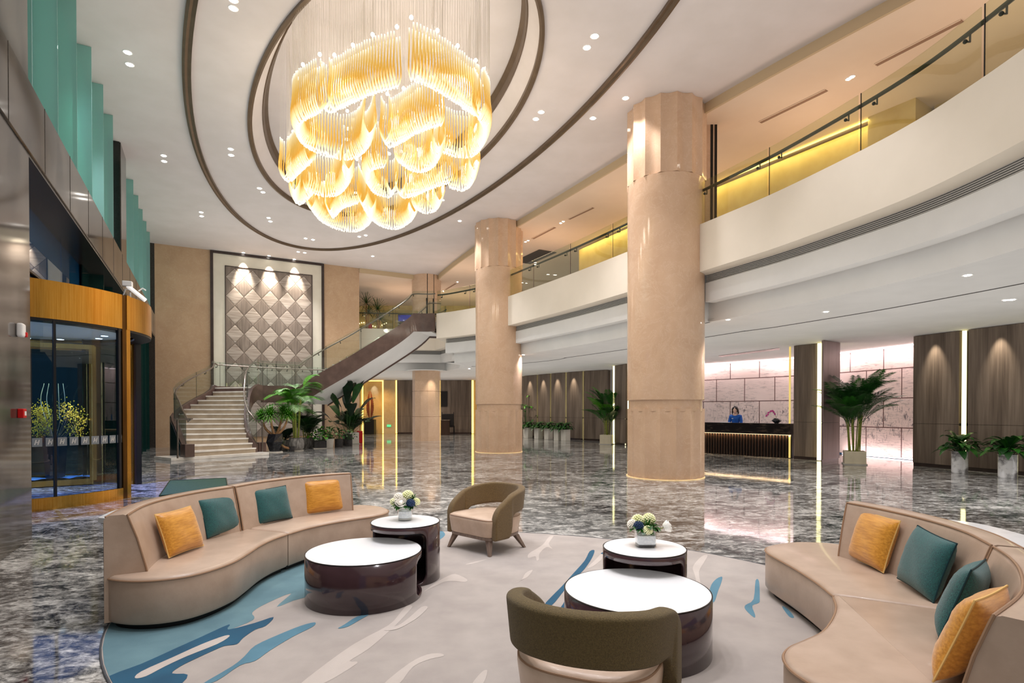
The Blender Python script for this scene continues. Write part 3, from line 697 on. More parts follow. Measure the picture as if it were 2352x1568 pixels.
q = MB(); q.lathe([(DR - .05, 3.68), (DR - .05, 3.71)], 64, (DC.x, DC.y, 0)); q.build('drum_roof', 'gold_dark', rd)
aB, aE = drum_pt(296), atan2(W(5.72, .62).y - DC.y, W(5.72, .62).x - DC.x)
aA = aB - 1.75
def wallseg(a0, a1, name='curved_glass'):
    q = MB(); p, r_ = arc(a0, a1, DR - .03), arc(a0, a1, DR - .045)
    q.loft([[Vector((x.x, x.y, .2)), Vector((x.x, x.y, 3.1)), Vector((y.x, y.y, 3.1)), Vector((y.x, y.y, .2))] for x, y in zip(p, r_)]); q.build(name, 'glass_door', rd, ang=30)
    q = MB(); p, r_ = arc(a0, a1, DR), arc(a0, a1, DR - .07)
    q.loft([[Vector((x.x, x.y, 0)), Vector((x.x, x.y, .2)), Vector((y.x, y.y, .2)), Vector((y.x, y.y, 0))] for x, y in zip(p, r_)]); q.build('gold_sill', 'gold_metal', rd, ang=30)
wallseg(aA, aB); wallseg(aE, aE + 1.2)
def vpost(a0, w, d, mat, name, z0=0., z1=3.1, r=DR):
    q = MB(); q.obox((DC.x + (r - d / 2) * cos(a0), DC.y + (r - d / 2) * sin(a0), (z0 + z1) / 2), (d, w, z1 - z0), a0); return q.build(name, mat, rd, ang=0)
vpost(aB, .1, .14, 'gold_metal', 'gold_post'); vpost(aB - .045, .1, .12, 'gold_dark', 'post_return', z1=3.72); vpost(aB, .1, .13, 'gold_metal', 'band_joint', 3.1, 3.73, DR + .01)
vpost(aB - .095, .05, .05, 'black_metal', 'glass_edge', .2); vpost(drum_pt(127), .035, .05, 'black_metal', 'glass_edge', .2)
vpost(aE, .09, .13, 'gold_metal', 'gold_post'); vpost(aE - .05, .1, .1, 'black_metal', 'glass_edge')
for px in (85, 116, 143, 170, 196, 219, 240, 259, 276):
    a0 = drum_pt(px, DR - .02); q = MB(); w = .065 / DR
    p = [Vector((DC.x + (DR - .024) * cos(a0 + w * k), DC.y + (DR - .024) * sin(a0 + w * k), 0)) for k in (-1, 1)]
    q.add([p[0] + Vector((0, 0, 1.03)), p[1] + Vector((0, 0, 1.03)), p[1] + Vector((0, 0, 1.17)), p[0] + Vector((0, 0, 1.17))], [(0, 1, 2, 3)], 0)
    t_ = (p[1] - p[0]) / 2; mid = (p[0] + p[1]) / 2; nrm_ = Vector((cos(a0), sin(a0), 0)) * .003
    for a1, z1, a2, z2 in ((-.5, 1.06, -.2, 1.14), (.1, 1.06, .4, 1.14), (-.35, 1.095, .45, 1.105)):
        A_, B_ = mid + t_ * a1 + nrm_ + Vector((0, 0, z1)), mid + t_ * a2 + nrm_ + Vector((0, 0, z2)); q.bar(A_, B_, .004, .016, 1)
    q.build('glass_sticker', ['sticker_pale', 'grille_grey'], rd, ang=0)
# display case inside the drum
sc0, sc1 = Vector((-10.35, 11.27, 0)), Vector((-9.1, 12.1, 0)); sd = (sc1 - sc0).normalized(); sn = Vector((-sd.y, sd.x, 0))
case = thing('display_case', 'gold framed glass display case with blue-lit pebbles inside the revolving door', 'display case', (sc0 + sc1) / 2)
dep = .55
q = MB(); q.prism([sc0, sc1, sc1 + sn * dep, sc0 + sn * dep], .02, .14); q.build('plinth', 'gold_metal', case, ang=0)
q = MB(); rows = []
for i in range(13):
    rows.append([sc0 + sd * (.05 + (sc1 - sc0).length * .93 * i / 12) + sn * (.04 + (dep - .08) * j / 5) + Vector((0, 0, .15 + random.random() * .05)) for j in range(6)])
q.grid(rows); q.build('blue_lit_pebbles', 'pebble_blue_lit', case, ang=60)
for p, w in ((sc0, .08), (sc1, .12), (sc1 + sn * dep, .08), (sc0 + sn * dep, .08)):
    q = MB(); q.obox((p.x, p.y, 1.55), (w, .07, 2.9), atan2(sd.y, sd.x)); q.build('frame_post', 'gold_metal', case, ang=0)
q = MB()
for A_, B_ in ((sc0, sc1), (sc1, sc1 + sn * dep), (sc1 + sn * dep, sc0 + sn * dep)): q.bar(A_ + Vector((0, 0, 2.98)), B_ + Vector((0, 0, 2.98)), .08, .1)
q.build('top_rail', 'gold_metal', case, ang=0)
for A_, B_ in ((sc0, sc1), (sc1, sc1 + sn * dep)):
    q = MB(); q.bar((A_ + B_) / 2 + Vector((0, 0, 1.55)) - (B_ - A_) * .46, (A_ + B_) / 2 + Vector((0, 0, 1.55)) + (B_ - A_) * .46, .012, 2.7); q.build('glass_side', 'glass_clear', case, ang=0)
for k, (px, py) in enumerate(((157, 783), (227, 777), (240, 771), (92, 792))):
    p = at(px, py, 3.155); o = thing('door_downlight', ['small round light in the revolving door ceiling, second from the left', 'small round light in the revolving door ceiling, in front of another one', 'small round light in the revolving door ceiling, closest to the gold post', 'small round light in the revolving door ceiling, leftmost'][k], 'downlight', p)
    if hypot(p.x - DC.x, p.y - DC.y) > DR - .35:
        v_ = Vector((p.x - DC.x, p.y - DC.y, 0)).normalized() * (DR - .45); o.location = p = Vector((DC.x + v_.x, DC.y + v_.y, 3.155)); LOC[o.name] = p
    q = MB(); q.lathe([(.06, p.z - .01), (.06, p.z + .002)], 16, (p.x, p.y, 0)); q.build('lamp_lens', 'lamp_cool', o)
    q = MB(); q.lathe([(.062, p.z - .006), (.08, p.z - .006), (.08, p.z + .004), (.062, p.z + .004)], 16, (p.x, p.y, 0), cap=False); q.build('lamp_ring', 'white_plastic', o)
# floodlight on the drum roof, alarm boxes on the pillar
p = Vector((DC.x + 2.1 * cos(drum_pt(338)), DC.y + 2.1 * sin(drum_pt(338)), 3.72))
fl = thing('flood_light', 'white tube floodlight on a bracket on top of the gold door band', 'floodlight', p)
q = MB(); q.tube([p + Vector((-.16, -.05, .32)), p + Vector((.12, .05, .06))], .038, 12); q.build('lamp_tube', 'flood_white', fl)
q = MB(); q.obox(p + Vector((-.16, -.05, .36)), (.16, .12, .1), .4); q.build('driver_box', 'white_plastic', fl, ang=0, bev=.01)
q = MB(); q.tube([p + Vector((-.3, -.05, 0)), p + Vector((-.2, -.05, .26)), p + Vector((-.05, 0, .24))], .014, 6); q.tube([p + Vector((.0, .03, .24)), p + Vector((.06, .06, .3)), p + Vector((.12, .06, .26))], .014, 6); q.tube([p + Vector((-.13, -.02, 0)), p + Vector((-.13, -.02, .2))], .014, 6); q.build('bracket', 'white_plastic', fl)
def on_pillar(px, py):
    k = (px - 1176) / FPX      # W(s,0): x = k*y
    s = (k * 7.0 + 6.04) / (DX - k * DY); y = 7.0 + s * DY; return W(s, 0, EYE + (HOR - py) / FPX * y)
p = on_pillar(41, 758); al = thing('alarm_sounder', 'white alarm sounder with red lens high on the grey stone pillar', 'alarm', p)
q = MB(); c_ = p + Vector((EX, EY, 0)) * .035; q.obox(c_, (.07, .13, .16), AE); q.build('housing', 'white_plastic', al, ang=0, bev=.025, seg=3)
q = MB(); q.obox(c_ + Vector((EX, EY, 0)) * .012 + Vector((DX, DY, 0)) * .045 + Vector((0, 0, -.045)), (.075, .05, .06), AE); q.build('red_lens', 'red_plastic', al, ang=0, bev=.01)
p = on_pillar(43, 949); al = thing('call_point', 'red fire alarm call point on the grey stone pillar below the white sounder', 'fire alarm')
al.location = p; LOC[al.name] = Vector(p)
q = MB(); q.obox(p + Vector((EX, EY, 0)) * .03, (.06, .13, .11), AE); q.build('red_box', 'red_plastic', al, ang=0, bev=.01)
q = MB(); q.obox(p + Vector((EX, EY, 0)) * .061, (.006, .06, .05), AE); q.build('press_plate', 'white_plastic', al, ang=0)
# entrance mat
P = [at(372, 1133), at(392, 1105), at(518, 1099), at(523, 1119), at(430, 1131)]
P = [at(366, 1140), at(390, 1105), at(519, 1099), at(523, 1125)]
q = MB(); q.prism(P, .002, .016); mt = tag(q.build('door_mat', 'mat_green', ang=0), 'green entrance mat on the marble floor behind the left sofa', 'mat')
q = MB(); q.tube([Vector((p.x, p.y, .012)) for p in P], .014, 6, closed=True); q.build('mat_edge', 'leaf_deep', mt)
# ------------------------------------------------------------------ staircase
NI = [(-9.35, 20.3), (-9.64, 20.36), (-9.88, 20.6), (-10.03, 20.85), (-10.15, 21.15), (-10.28, 21.5), (-10.33, 21.95), (-10.1, 22.4)]
NO = [(-10.65, 18.35), (-11.35, 19.25), (-11.85, 19.85), (-12.36, 20.5), (-12.47, 21.2), (-12.36, 21.95), (-12.12, 22.6), (-12.2, 22.9)]
LI = cr([(x, y, 0) for x, y in NI], 2); LO = cr([(x, y, 0) for x, y in NO], 2)       # index k <-> step 2 + k
def zs(n): return .1 + .1765 * (n - 1)
st = thing('curved_staircase', 'curved staircase with white treads and brown sides rising to the gallery', 'staircase', (-10.6, 20.4, 0))
ZLAND = zs(15)
def step_mesh(i0, i1, o0, o1, z, h):
    q = MB(); d0 = (i0 - i1).normalized() * .03; d1 = (o0 - o1).normalized() * .03
    q.prism([i0 + d0, o0 + d1, o1, i1], z - .05, z, 0)
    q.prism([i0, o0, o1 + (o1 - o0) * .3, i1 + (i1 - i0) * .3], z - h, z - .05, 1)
    return q.build('step', ['stone_white', 'stone_riser_shade'], st, ang=0)
# broad bottom slab
q = MB(); f0, f1 = at(393, 1058.5), at(618, 1044.5)
bk = Vector((-.82, .57, 0)); q.prism([f0, f1, f1 + bk * .5, f0 + bk * 1.2], 0, .1); q.build('bottom_slab', 'stone_white', st, ang=0, bev=.008)
for k in range(13):
    n = 2 + k; step_mesh(LI[k], LI[k + 1], LO[k], LO[k + 1], zs(n), .1765)
FI = cr([(-10.1, 22.4, 0), (-8.86, 23.2, 0), (-6.6, 24.35, 0), (-4.4, 25.0, 0), (-3.42, 24.88, 0)], 12)
FO = cr([(-12.2, 22.9, 0), (-10.75, 24.55, 0), (-8.6, 26.0, 0), (-6.2, 26.8, 0), (-4.0, 27.1, 0), (-3.45, 27.15, 0)], 12)
q = MB(); land = [LI[13], LO[13], LO[14]] + FO[1:25] + [FI[12], FI[6], LI[14]]; q.prism(land, ZLAND - .05, ZLAND, 0); q.prism(land, ZLAND - .3, ZLAND - .05, 1); q.build('landing', ['stone_white', 'stair_brown'], st, ang=0)
NU = 19; rise = (ZF - ZLAND) / NU
def lerp_curve(c, t):
    f = t * (len(c) - 1); i = min(int(f), len(c) - 2); return c[i].lerp(c[i + 1], f - i)
UI, UO = FI[12:37], FO[24:49]
for k in range(NU - 1):
    a0, a1 = k / (NU - 1), (k + 1) / (NU - 1)
    step_mesh(lerp_curve(UI, a0), lerp_curve(UI, a1), lerp_curve(UO, a0), lerp_curve(UO, a1), ZLAND + rise * (k + 1), rise)
q = MB(); q.prism([UI[-1], UO[-1], FO[-1], FI[-1]], ZF - .25, ZF); q.build('top_landing', 'stone_white', st, ang=0)
# side stringers : (curve, z of walking line)
inner = [(LI[k], zs(2 + k) + .1) for k in range(14)] + [(p, ZLAND + .06) for p in FI[0:12]] + [(lerp_curve(UI, k / 18), ZLAND + .06 + (ZF + .06 - ZLAND) * k / 18) for k in range(19)] + [(p, 5.95) for p in (FI[42], FI[48])]
outer_ = [(LO[k], zs(2 + k) + .1) for k in range(14)] + [(p, ZLAND + .06) for p in FO[1:24]] + [(lerp_curve(UO, k / 18), ZLAND + .06 + (ZF + .06 - ZLAND) * k / 18) for k in range(19)] + [(p, 5.95) for p in (FO[60],)]
def stringer(line, side, name, mat, drop, zmin_fn):
    pts = [p for p, z in line]; off = offset(pts, side, False); q = MB()
    q.loft([[Vector((p.x, p.y, max(0, z - zmin_fn(k)))), Vector((p.x, p.y, z)), Vector((o.x, o.y, z)), Vector((o.x, o.y, max(0, z - zmin_fn(k))))] for k, ((p, z), o) in enumerate(zip(line, off))])
    return q.build(name, mat, st, ang=30)
ki, ko = 14, 14
stringer(inner[:15], -.16, 'inner_stringer', 'stair_brown', 0, lambda k: .62 + max(0, 6 - k) * .2)
stringer(inner[14:27], -.12, 'landing_fascia', 'stair_brown', 0, lambda k: .68)
stringer(inner[26:], -.12, 'flight_stringer', 'stair_brown', 0, lambda k: .80)
stringer(outer_[:15], .16, 'outer_stringer', 'stair_brown', 0, lambda k: .64)
skp = [(Vector((o.x, o.y, 0)), z - .1) for (p, z), o in zip(outer_[:10], offset([p for p, z in outer_[:10]], .17, False))]
q = MB(); o2 = offset([p for p, z in skp], .03, False)
q.loft([[Vector((p.x, p.y, 0)), Vector((p.x, p.y, z + .06)), Vector((o.x, o.y, z + .06)), Vector((o.x, o.y, 0))] for (p, z), o in zip(skp, o2)]); q.build('outer_skirt', 'navy_reflection_and_vase', st, ang=30)  # navy face carries the painted reflection on the stringer's outside
stringer(outer_[14:38], .12, 'rear_landing_fascia', 'stair_brown', 0, lambda k: .5)
stringer(outer_[37:], .12, 'rear_flight_stringer', 'stair_brown', 0, lambda k: .80)
# soffits
def soffit(a_, b_, drop, name):
    q = MB(); q.loft([[Vector((p.x, p.y, z - drop)), Vector((r_.x, r_.y, w - drop)), Vector((r_.x, r_.y, w - drop + .06)), Vector((p.x, p.y, z - drop + .06))] for (p, z), (r_, w) in zip(a_, b_)]); return q.build(name, 'soffit_paint', st, ang=30)
soffit(inner[26:], outer_[37:], .72, 'flight_soffit'); soffit(inner[:15], outer_[:15], .5, 'lower_soffit')
# newels, glass and rails
def newel_block(p, rz, h): q = MB(); q.obox((p.x, p.y, .1 + h / 2), (.3, .34, h), rz); q.build('newel_block', 'stair_brown', st, ang=0, bev=.01)
nb0, nb1 = at(426, 1050, .1) , at(596, 1037, .1)
newel_block(nb0 + Vector((-.05, .2, 0)), .95, .42); newel_block(nb1 + Vector((-.05, .16, 0)), .95, .34)
def rail_set(line, side, name, first, skip=1, seg=5, gh=1.0, rh=.88):
    pts = [p for p, z in line]; g = offset(pts, side, False); L = [(a_, z) for a_, (p, z) in zip(g, line)]
    for i in range(0, len(L) - 1, seg):
        s_ = L[i:i + seg + 1]; o = offset([p for p, z in s_], .014, False); q = MB()
        q.loft([[Vector((p.x, p.y, z - .08)), Vector((p.x, p.y, z + gh)), Vector((r_.x, r_.y, z + gh)), Vector((r_.x, r_.y, z - .08))] for (p, z), r_ in zip(s_, o)]); q.build('glass_panel', 'glass_stair', st, ang=30)
        p, z = s_[0]; q = MB(); q.tube([Vector((p.x, p.y, z)), Vector((p.x, p.y, z + gh))], .008, 5); q.build('panel_joint', 'rail_dark', st)
    s2 = side + (.07 if side > 0 else -.07) * -1
    r_ = offset(pts, s2, False); R_ = [Vector((a_.x, a_.y, z + rh)) for a_, (p, z) in zip(r_, line)]
    q = MB(); q.tube(first + cr(R_, 3), .027, 8); q.build('handrail', 'rail_steel', st)
    for i in range(2, len(L) - 1, 3):
        p, z = L[i]; a_ = R_[i]; q = MB(); q.tube([Vector((p.x, p.y, z + rh - .1)), Vector((a_.x, a_.y, z + rh - .1)), a_], .012, 5); q.ball((p.x, p.y, z + rh - .1), .026, 6, 4); q.build('rail_bracket', 'rail_dark', st)
n0 = at(408, 1052, .1); n1 = at(603, 1037, .1)
rail_set(outer_, .08, 'outer', [Vector((n0.x, n0.y, .1)), Vector((n0.x, n0.y, 1.3)), Vector((n0.x + .04, n0.y + .02, 1.345)), Vector((n0.x + .36, n0.y + .1, 1.35)), Vector((n0.x + .3, n0.y + .3, 1.36))])
rail_set(inner, -.08, 'inner', [Vector((n1.x, n1.y, .1)), Vector((n1.x, n1.y, 1.22)), Vector((n1.x - .03, n1.y + .02, 1.255)), Vector((n1.x - .3, n1.y + .1, 1.26))])
# ------------------------------------------------------------------ walls under the gallery
PK = cr([(7.2, 28.0, 0), (8.3, 26.8, 0), (9.36, 25.5, 0), (11.46, 23.0, 0), (12.15, 21.4, 0), (12.6, 20.06, 0), (13.13, 18.27, 0), (13.35, 17.2, 0)], 4)
struct(wall_strip(PK, 0.04, ZL + .3, .2, 'wall_reception', 'ink_wash_panel', uv=True))
def strip_light(name, curve, z, label, mat='led_pink', r=.025):
    q = MB(); q.tube([Vector((p.x, p.y, z)) for p in curve], r, 6); return tag(q.build(name, mat), label, 'light strip')
cv_pink = cv = offset(PK, -.1, False)
strip_light('cove_light_strip', cv[2:14], ZL - .04, 'pinkish light line at the ceiling above the receptionist')
strip_light('cove_light_strip', cv[15:27], ZL - .04, 'pinkish light line at the ceiling above the panels behind the tall palm')
strip_light('floor_light_strip', cv[18:27], .035, 'pinkish light line on the floor below the panels behind the tall palm')
def led(p, h, w, label, mat='led_yellow', z0=.02, rz=0., rough=None, name='light_strip'):
    q = MB(); q.obox((p[0], p[1], z0 + h / 2), (w, .02, h), rz); return tag(q.build(name, mat, ang=0), label, 'light strip')
def wpanel(p, q_, th, name, label, mat='wood_grey', z1=ZL - .01, base=True):
    """wood clad panel from p to q_ (seen side), th deep away from the camera"""
    p, q_ = Vector((p[0], p[1], 0)), Vector((q_[0], q_[1], 0)); d = (q_ - p).normalized(); n = Vector((-d.y, d.x, 0))
    if n.dot(p) < 0: n = -n
    o = thing(name, label, 'wall panel', (p + q_) / 2)
    m = MB(); m.prism([p, q_, q_ + n * th, p + n * th], .1, 1.235); m.build('lower_board', mat, o, ang=0)
    m = MB(); m.prism([p, q_, q_ + n * th, p + n * th], 1.243, z1); m.build('upper_board', mat, o, ang=0)
    m = MB(); m.prism([p + n * .03, q_ + n * .03, q_ + n * th, p + n * th], 0, .1); m.build('plinth', 'dark_frame', o, ang=0)
    m = MB(); m.prism([p + n * .02, q_ + n * .02, q_ + n * (th - .02), p + n * (th - .02)], 1.2, 1.27); m.build('reveal', 'black_matte', o, ang=0)
    return o
# right end
wpanel((11.78, 16.37), (12.20, 15.22), .9, 'wood_wall_panel', 'grey wood wall panel at the right, left of the marble planters')
wpanel((12.27, 15.0), (12.80, 13.62), .14, 'wood_wall_panel', 'grey wood wall panel at the right, between the two yellow light lines')
wpanel((12.86, 13.4), (13.6, 10.6), .14, 'wood_wall_panel', 'grey wood wall panel cut off by the right picture edge')
led((12.27, 15.13), ZL - .04, .1, 'vertical yellow light line behind the left marble planter', rz=-1.0)
led((12.87, 13.5), ZL - .04, .1, 'vertical yellow light line at the right picture edge', rz=-1.0)
m = MB(); m.prism([(12.5, 15.6), (14.4, 10.6), (14.6, 10.7), (12.7, 15.7)], 0, ZL); struct(m.build('wall_right', 'wood_grey', ang=0))
# pier right of the desk
wpanel((9.46, 18.72), (9.89, 18.06), .9, 'wood_pier', 'narrow grey wood pier between the reception desk and the tall palm')
wpanel((9.62, 17.22), (10.5, 17.85), .06, 'wood_pier', 'mauve wood pier side right behind the tall palm', 'wood_mauve')
led((9.93, 17.93), ZL - .04, .2, 'wide bright vertical light line left of the tall palm', rz=-.55, mat='led_yellow')
led((9.40, 18.86), ZL - .04, .06, 'thin yellow vertical light line at the right end of the reception desk', rz=-.8, mat='led_soft')
# pier left of the front column
wpanel((4.95, 26.9), (5.28, 25.85), .7, 'wood_pier', 'narrow grey wood pier just left of the front column')
wpanel((5.42, 25.6), (6.3, 26.0), .06, 'wood_pier', 'mauve wood pier partly hidden by the front column', 'wood_mauve')
led((5.34, 25.9), ZL - .04, .16, 'bright vertical light line just left of the front column', rz=-.5)
led((4.93, 27.0), ZL - .04, .08, 'thin vertical light line behind the palm between the columns', rz=-.6)
# saw-tooth panels between the columns
pts5 = pts = [(.70, 34.75), (1.50, 33.6), (2.22, 32.55), (3.02, 31.55), (3.86, 30.55), (5.05, 29.5)]
names = ['leftmost of the five wood panels behind the row of small planters', 'second from the left of the five wood panels behind the row of small planters', 'middle one of the five wood panels behind the row of small planters', 'fourth from the left of the five wood panels behind the small planters', 'widest of the five wood panels, beside the palm between the columns']
for k in range(5):
    a_, b_ = Vector((*pts[k], 0)), Vector((*pts[k + 1], 0)); d = (b_ - a_).normalized(); n = Vector((d.y, -d.x, 0))
    wpanel(a_ + d * .1 - n * .0, b_ - d * .02 + n * -.12 * 0, .16, 'wood_wall_panel', 'grey wood wall panel, ' + names[k])
    led(a_ + d * .05 + Vector((.12, .1, 0)), ZL - .04, .09, ['thin yellow light line at the left end of the five wood panels', 'first thin light line between the five wood panels', 'second thin light line between the five wood panels', 'third thin light line between the five wood panels', 'fourth thin light line between the five wood panels'][k], rz=atan2(d.y, d.x) + .3)
m = MB(); m.prism([(.4, 35.4), (5.2, 29.9), (5.5, 30.1), (.7, 35.6)], 0, ZL); struct(m.build('wall_middle', 'wood_grey', ang=0))
m = MB(); m.prism([(5.0, 30.2), (7.6, 28.0), (7.8, 28.2), (5.2, 30.4)], 0, ZL); struct(m.build('wall_middle_recess', 'soffit_paint', ang=0))
m = MB(); m.prism([(-2.4, 39.2), (.8, 36.0), (1.1, 36.2), (-2.2, 39.5)], 0, ZL); struct(m.build('wall_corridor', 'orange_wall', ang=0))
# far hall
FY = 39.4
def fx(px): return (px - 1176) / FPX * FY
m = MB(); m.prism([(-13, FY + .5), (2, FY + .5), (2, FY + .7), (-13, FY + .7)], 0, ZL); struct(m.build('wall_far', 'niche_marble', ang=0))
wpanel((fx(912), FY), (fx(1083), FY), .3, 'wood_wall_panel', 'wide dark wood wall panel at the far end behind the slim column')
m = MB(); m.prism([(fx(881), FY), (fx(908), FY), (fx(908), FY + .4), (fx(881), FY + .4)], 0, ZL - .02); tag(m.build('marble_wall_panel', 'niche_marble', ang=0), 'beige marble wall panel with green exit sign at the far end', 'wall panel')
led((fx(879), FY + .1), ZL - .04, .1, 'amber light line right of the winged sculpture', 'led_amber')
led((fx(910), FY + .1), ZL - .04, .1, 'amber light line right of the green exit sign', 'led_amber')
led((fx(832), FY + .1), ZL - .04, .1, 'amber light line left of the winged sculpture', 'led_amber')
led((fx(1085.5), FY + .1), ZL - .04, .14, 'bright amber light line left of the middle column', 'led_amber')
q = MB(); q.bar((fx(832), FY + .1, ZL - .05), (fx(879), FY + .1, ZL - .05), .05, .06); tag(q.build('light_strip', 'led_amber', ang=0), 'amber light line across the top of the sculpture niche', 'light strip')
m = MB(); m.prism([(fx(826), FY - 3), (fx(831), FY - 3), (fx(831), FY + .5), (fx(826), FY + .5)], 0, ZL - .02); struct(m.build('wall_far_return', 'dark_frame', ang=0))
# sculpture
sx, sy = fx(856), FY - .7
ped = tag(None or (lambda q: (q.box(sx - .34, sx + .34, sy - .3, sy + .3, 0, 1.02), q.build('sculpture_pedestal', 'black_matte', ang=0, bev=.01))[1])(MB()), 'black square pedestal under the winged sculpture', 'pedestal')
sc_ = thing('wing_sculpture', 'brown sculpture of two upright feathered wings in a lit niche', 'sculpture', (sx, sy, 1.02))
q = MB(); q.box(sx - .2, sx + .2, sy - .14, sy + .14, 1.02, 1.14); q.build('plinth_block', 'black_metal', sc_, ang=0)
for sgn in (-1, 1):
    q = MB(); outl = []
    for k in range(25):
        t = k / 24; w = .2 * sin(pi * min(1, t * 1.02) ** .8) ** .9 + .015; w += (.012 if k % 2 else -.012) * (0 < k < 24)
        outl.append((sgn * (.035 + w), 1.14 + 1.82 * t))
    inn = [(sgn * (.03 + .02 * sin(pi * t)), 1.14 + 1.84 * t) for t in [1 - k / 8 for k in range(9)]]
    pl = [(sx + a_, b_) for a_, b_ in outl + inn]; N = len(pl)
    q.add([(x, sy - .04, z) for x, z in pl] + [(x, sy + .04, z) for x, z in pl], [tuple(range(N)), tuple(range(2 * N - 1, N - 1, -1))] + [(i, i + N, (i + 1) % N + N, (i + 1) % N) for i in range(N)])
    q.build('wing', 'sculpture_brown', sc_, ang=30)
# exit sign: arrow and running figure box
ex, ey, ez = fx(893.5), FY - .02, EYE - 33.5 / FPX * FY
es = thing('exit_sign', 'small green exit sign low on the far beige marble panel', 'sign', (ex, ey, ez))
q = MB(); q.box(ex - .14, ex + .14, ey - .02, ey, ez - .075, ez + .075); q.build('sign_box', 'sign_green', es, ang=0)
q = MB(); y_ = ey - .021
q.add([(ex - .13, y_, ez), (ex - .06, y_, ez + .05), (ex - .06, y_, ez + .02), (ex + .0, y_, ez + .02), (ex + .0, y_, ez - .02), (ex - .06, y_, ez - .02), (ex - .06, y_, ez - .05)], [(0, 1, 2, 5, 6), (2, 3, 4, 5)])
q.add([(ex + .03, y_, ez - .06), (ex + .05, y_, ez - .06), (ex + .075, y_, ez + .0), (ex + .1, y_, ez - .05), (ex + .12, y_, ez - .045), (ex + .095, y_, ez + .03), (ex + .06, y_, ez + .035)], [(0, 1, 2, 6), (2, 3, 4, 5, 6)])
q.ball((ex + .085, y_, ez + .052), .014, 6, 4); q.build('sign_pictogram', 'white_plastic', es, ang=0)
# wall screen and dark console at the far wood wall
q = MB(); q.box(fx(1011), fx(1028), FY - .1, FY - .01, EYE + 10.5 / FPX * FY, EYE + 45.5 / FPX * FY); tag(q.build('wall_screen', 'black_metal', ang=0, bev=.01), 'black screen on the far wood wall right of the slim column', 'screen')
cx0, cx1, cy = fx(1008) * .95, fx(1032) * .95, FY * .95
con = thing('console_desk', 'dark wooden lectern desk right of the slim far column', 'desk', ((cx0 + cx1) / 2, cy, 0))
q = MB(); q.box(cx0, cx1, cy - .25, cy + .3, 0, .98); q.build('desk_body', 'desk_rib', con, ang=0, bev=.01)
q = MB(); q.box(cx0 - .03, cx1 + .03, cy - .28, cy + .33, .98, 1.02); q.build('desk_top', 'wood_grey', con, ang=0)
ch = thing('dark_chair', 'dark chair back standing behind the far lectern desk', 'chair', ((cx0 + cx1) / 2 + .1, cy + .7, 0))
q = MB(); q.box(cx0 + .1, cx1 + .25, cy + .68, cy + .74, .6, 1.42); q.build('backrest', 'black_metal', ch, ang=0, bev=.02)
q = MB(); q.box(cx0 + .1, cx1 + .25, cy + .7, cy + 1.2, .5, .6); q.build('seat', 'black_metal', ch, ang=0, bev=.02)
for dx_ in (cx0 + .13, cx1 + .22):
    q = MB(); q.tube([(dx_, cy + .71, 0), (dx_, cy + .71, 1.5), (dx_ , cy + .6, 1.52)], .025, 6); q.build('leg', 'black_metal', ch)
    q = MB(); q.tube([(dx_, cy + 1.15, 0), (dx_, cy + 1.15, .55)], .025, 6); q.build('leg', 'black_metal', ch)
# ------------------------------------------------------------------ reception desk
d0, d1 = Vector((6.3, 22.32, 0)), Vector((9.37, 18.77, 0)); dd = (d1 - d0).normalized(); dn = Vector((-dd.y, dd.x, 0))
dn = dn if dn.dot(d0) > 0 else -dn; L = (d1 - d0).length; AR = atan2(dd.y, dd.x)
dk = thing('reception_desk', 'long dark marble reception desk with a lit ribbed front', 'desk', (d0 + d1) / 2)
q = MB(); q.prism([d0, d1, d1 + dn * .3, d0 + dn * .3], .80, 1.18); q.build('counter_front', 'desk_marble', dk, ang=0, bev=.008)
q = MB(); q.prism([d0 + dn * .3, d1 + dn * .3, d1 + dn * .75, d0 + dn * .75], 1.02, 1.08); q.build('work_top', 'desk_marble', dk, ang=0)
q = MB(); q.prism([d0 + dn * .14, d1 + dn * .14, d1 + dn * .7, d0 + dn * .7], 0, .8); q.build('desk_body', 'black_metal', dk, ang=0)
n_r = 44
for k in range(n_r):
    p = d0 + dd * (L * (k + .5) / n_r); q = MB()
    q.obox((p.x + dn.x * .115, p.y + dn.y * .115, .40), (L / n_r * .45, .05, .78), AR); q.build('front_rib', 'desk_rib', dk, ang=0)
q = MB(); q.bar(d0 + dn * .06 + Vector((0, 0, .79)), d1 + dn * .06 + Vector((0, 0, .79)), .03, .015); q.build('light_line', 'led_warm', dk, ang=0)
# slot above the reception (dark ceiling recess)
q = MB(); a_, b_ = at(1650, 817, ZL - .01), at(1790, 799, ZL - .01); q.prism([a_, b_, b_ + Vector((.25, .5, 0)), a_ + Vector((.3, .5, 0))], ZL - .012, ZL + .04); tag(q.build('ceiling_slot', 'dark_frame', ang=0), 'dark brown ceiling slot above the reception desk', 'ceiling slot')
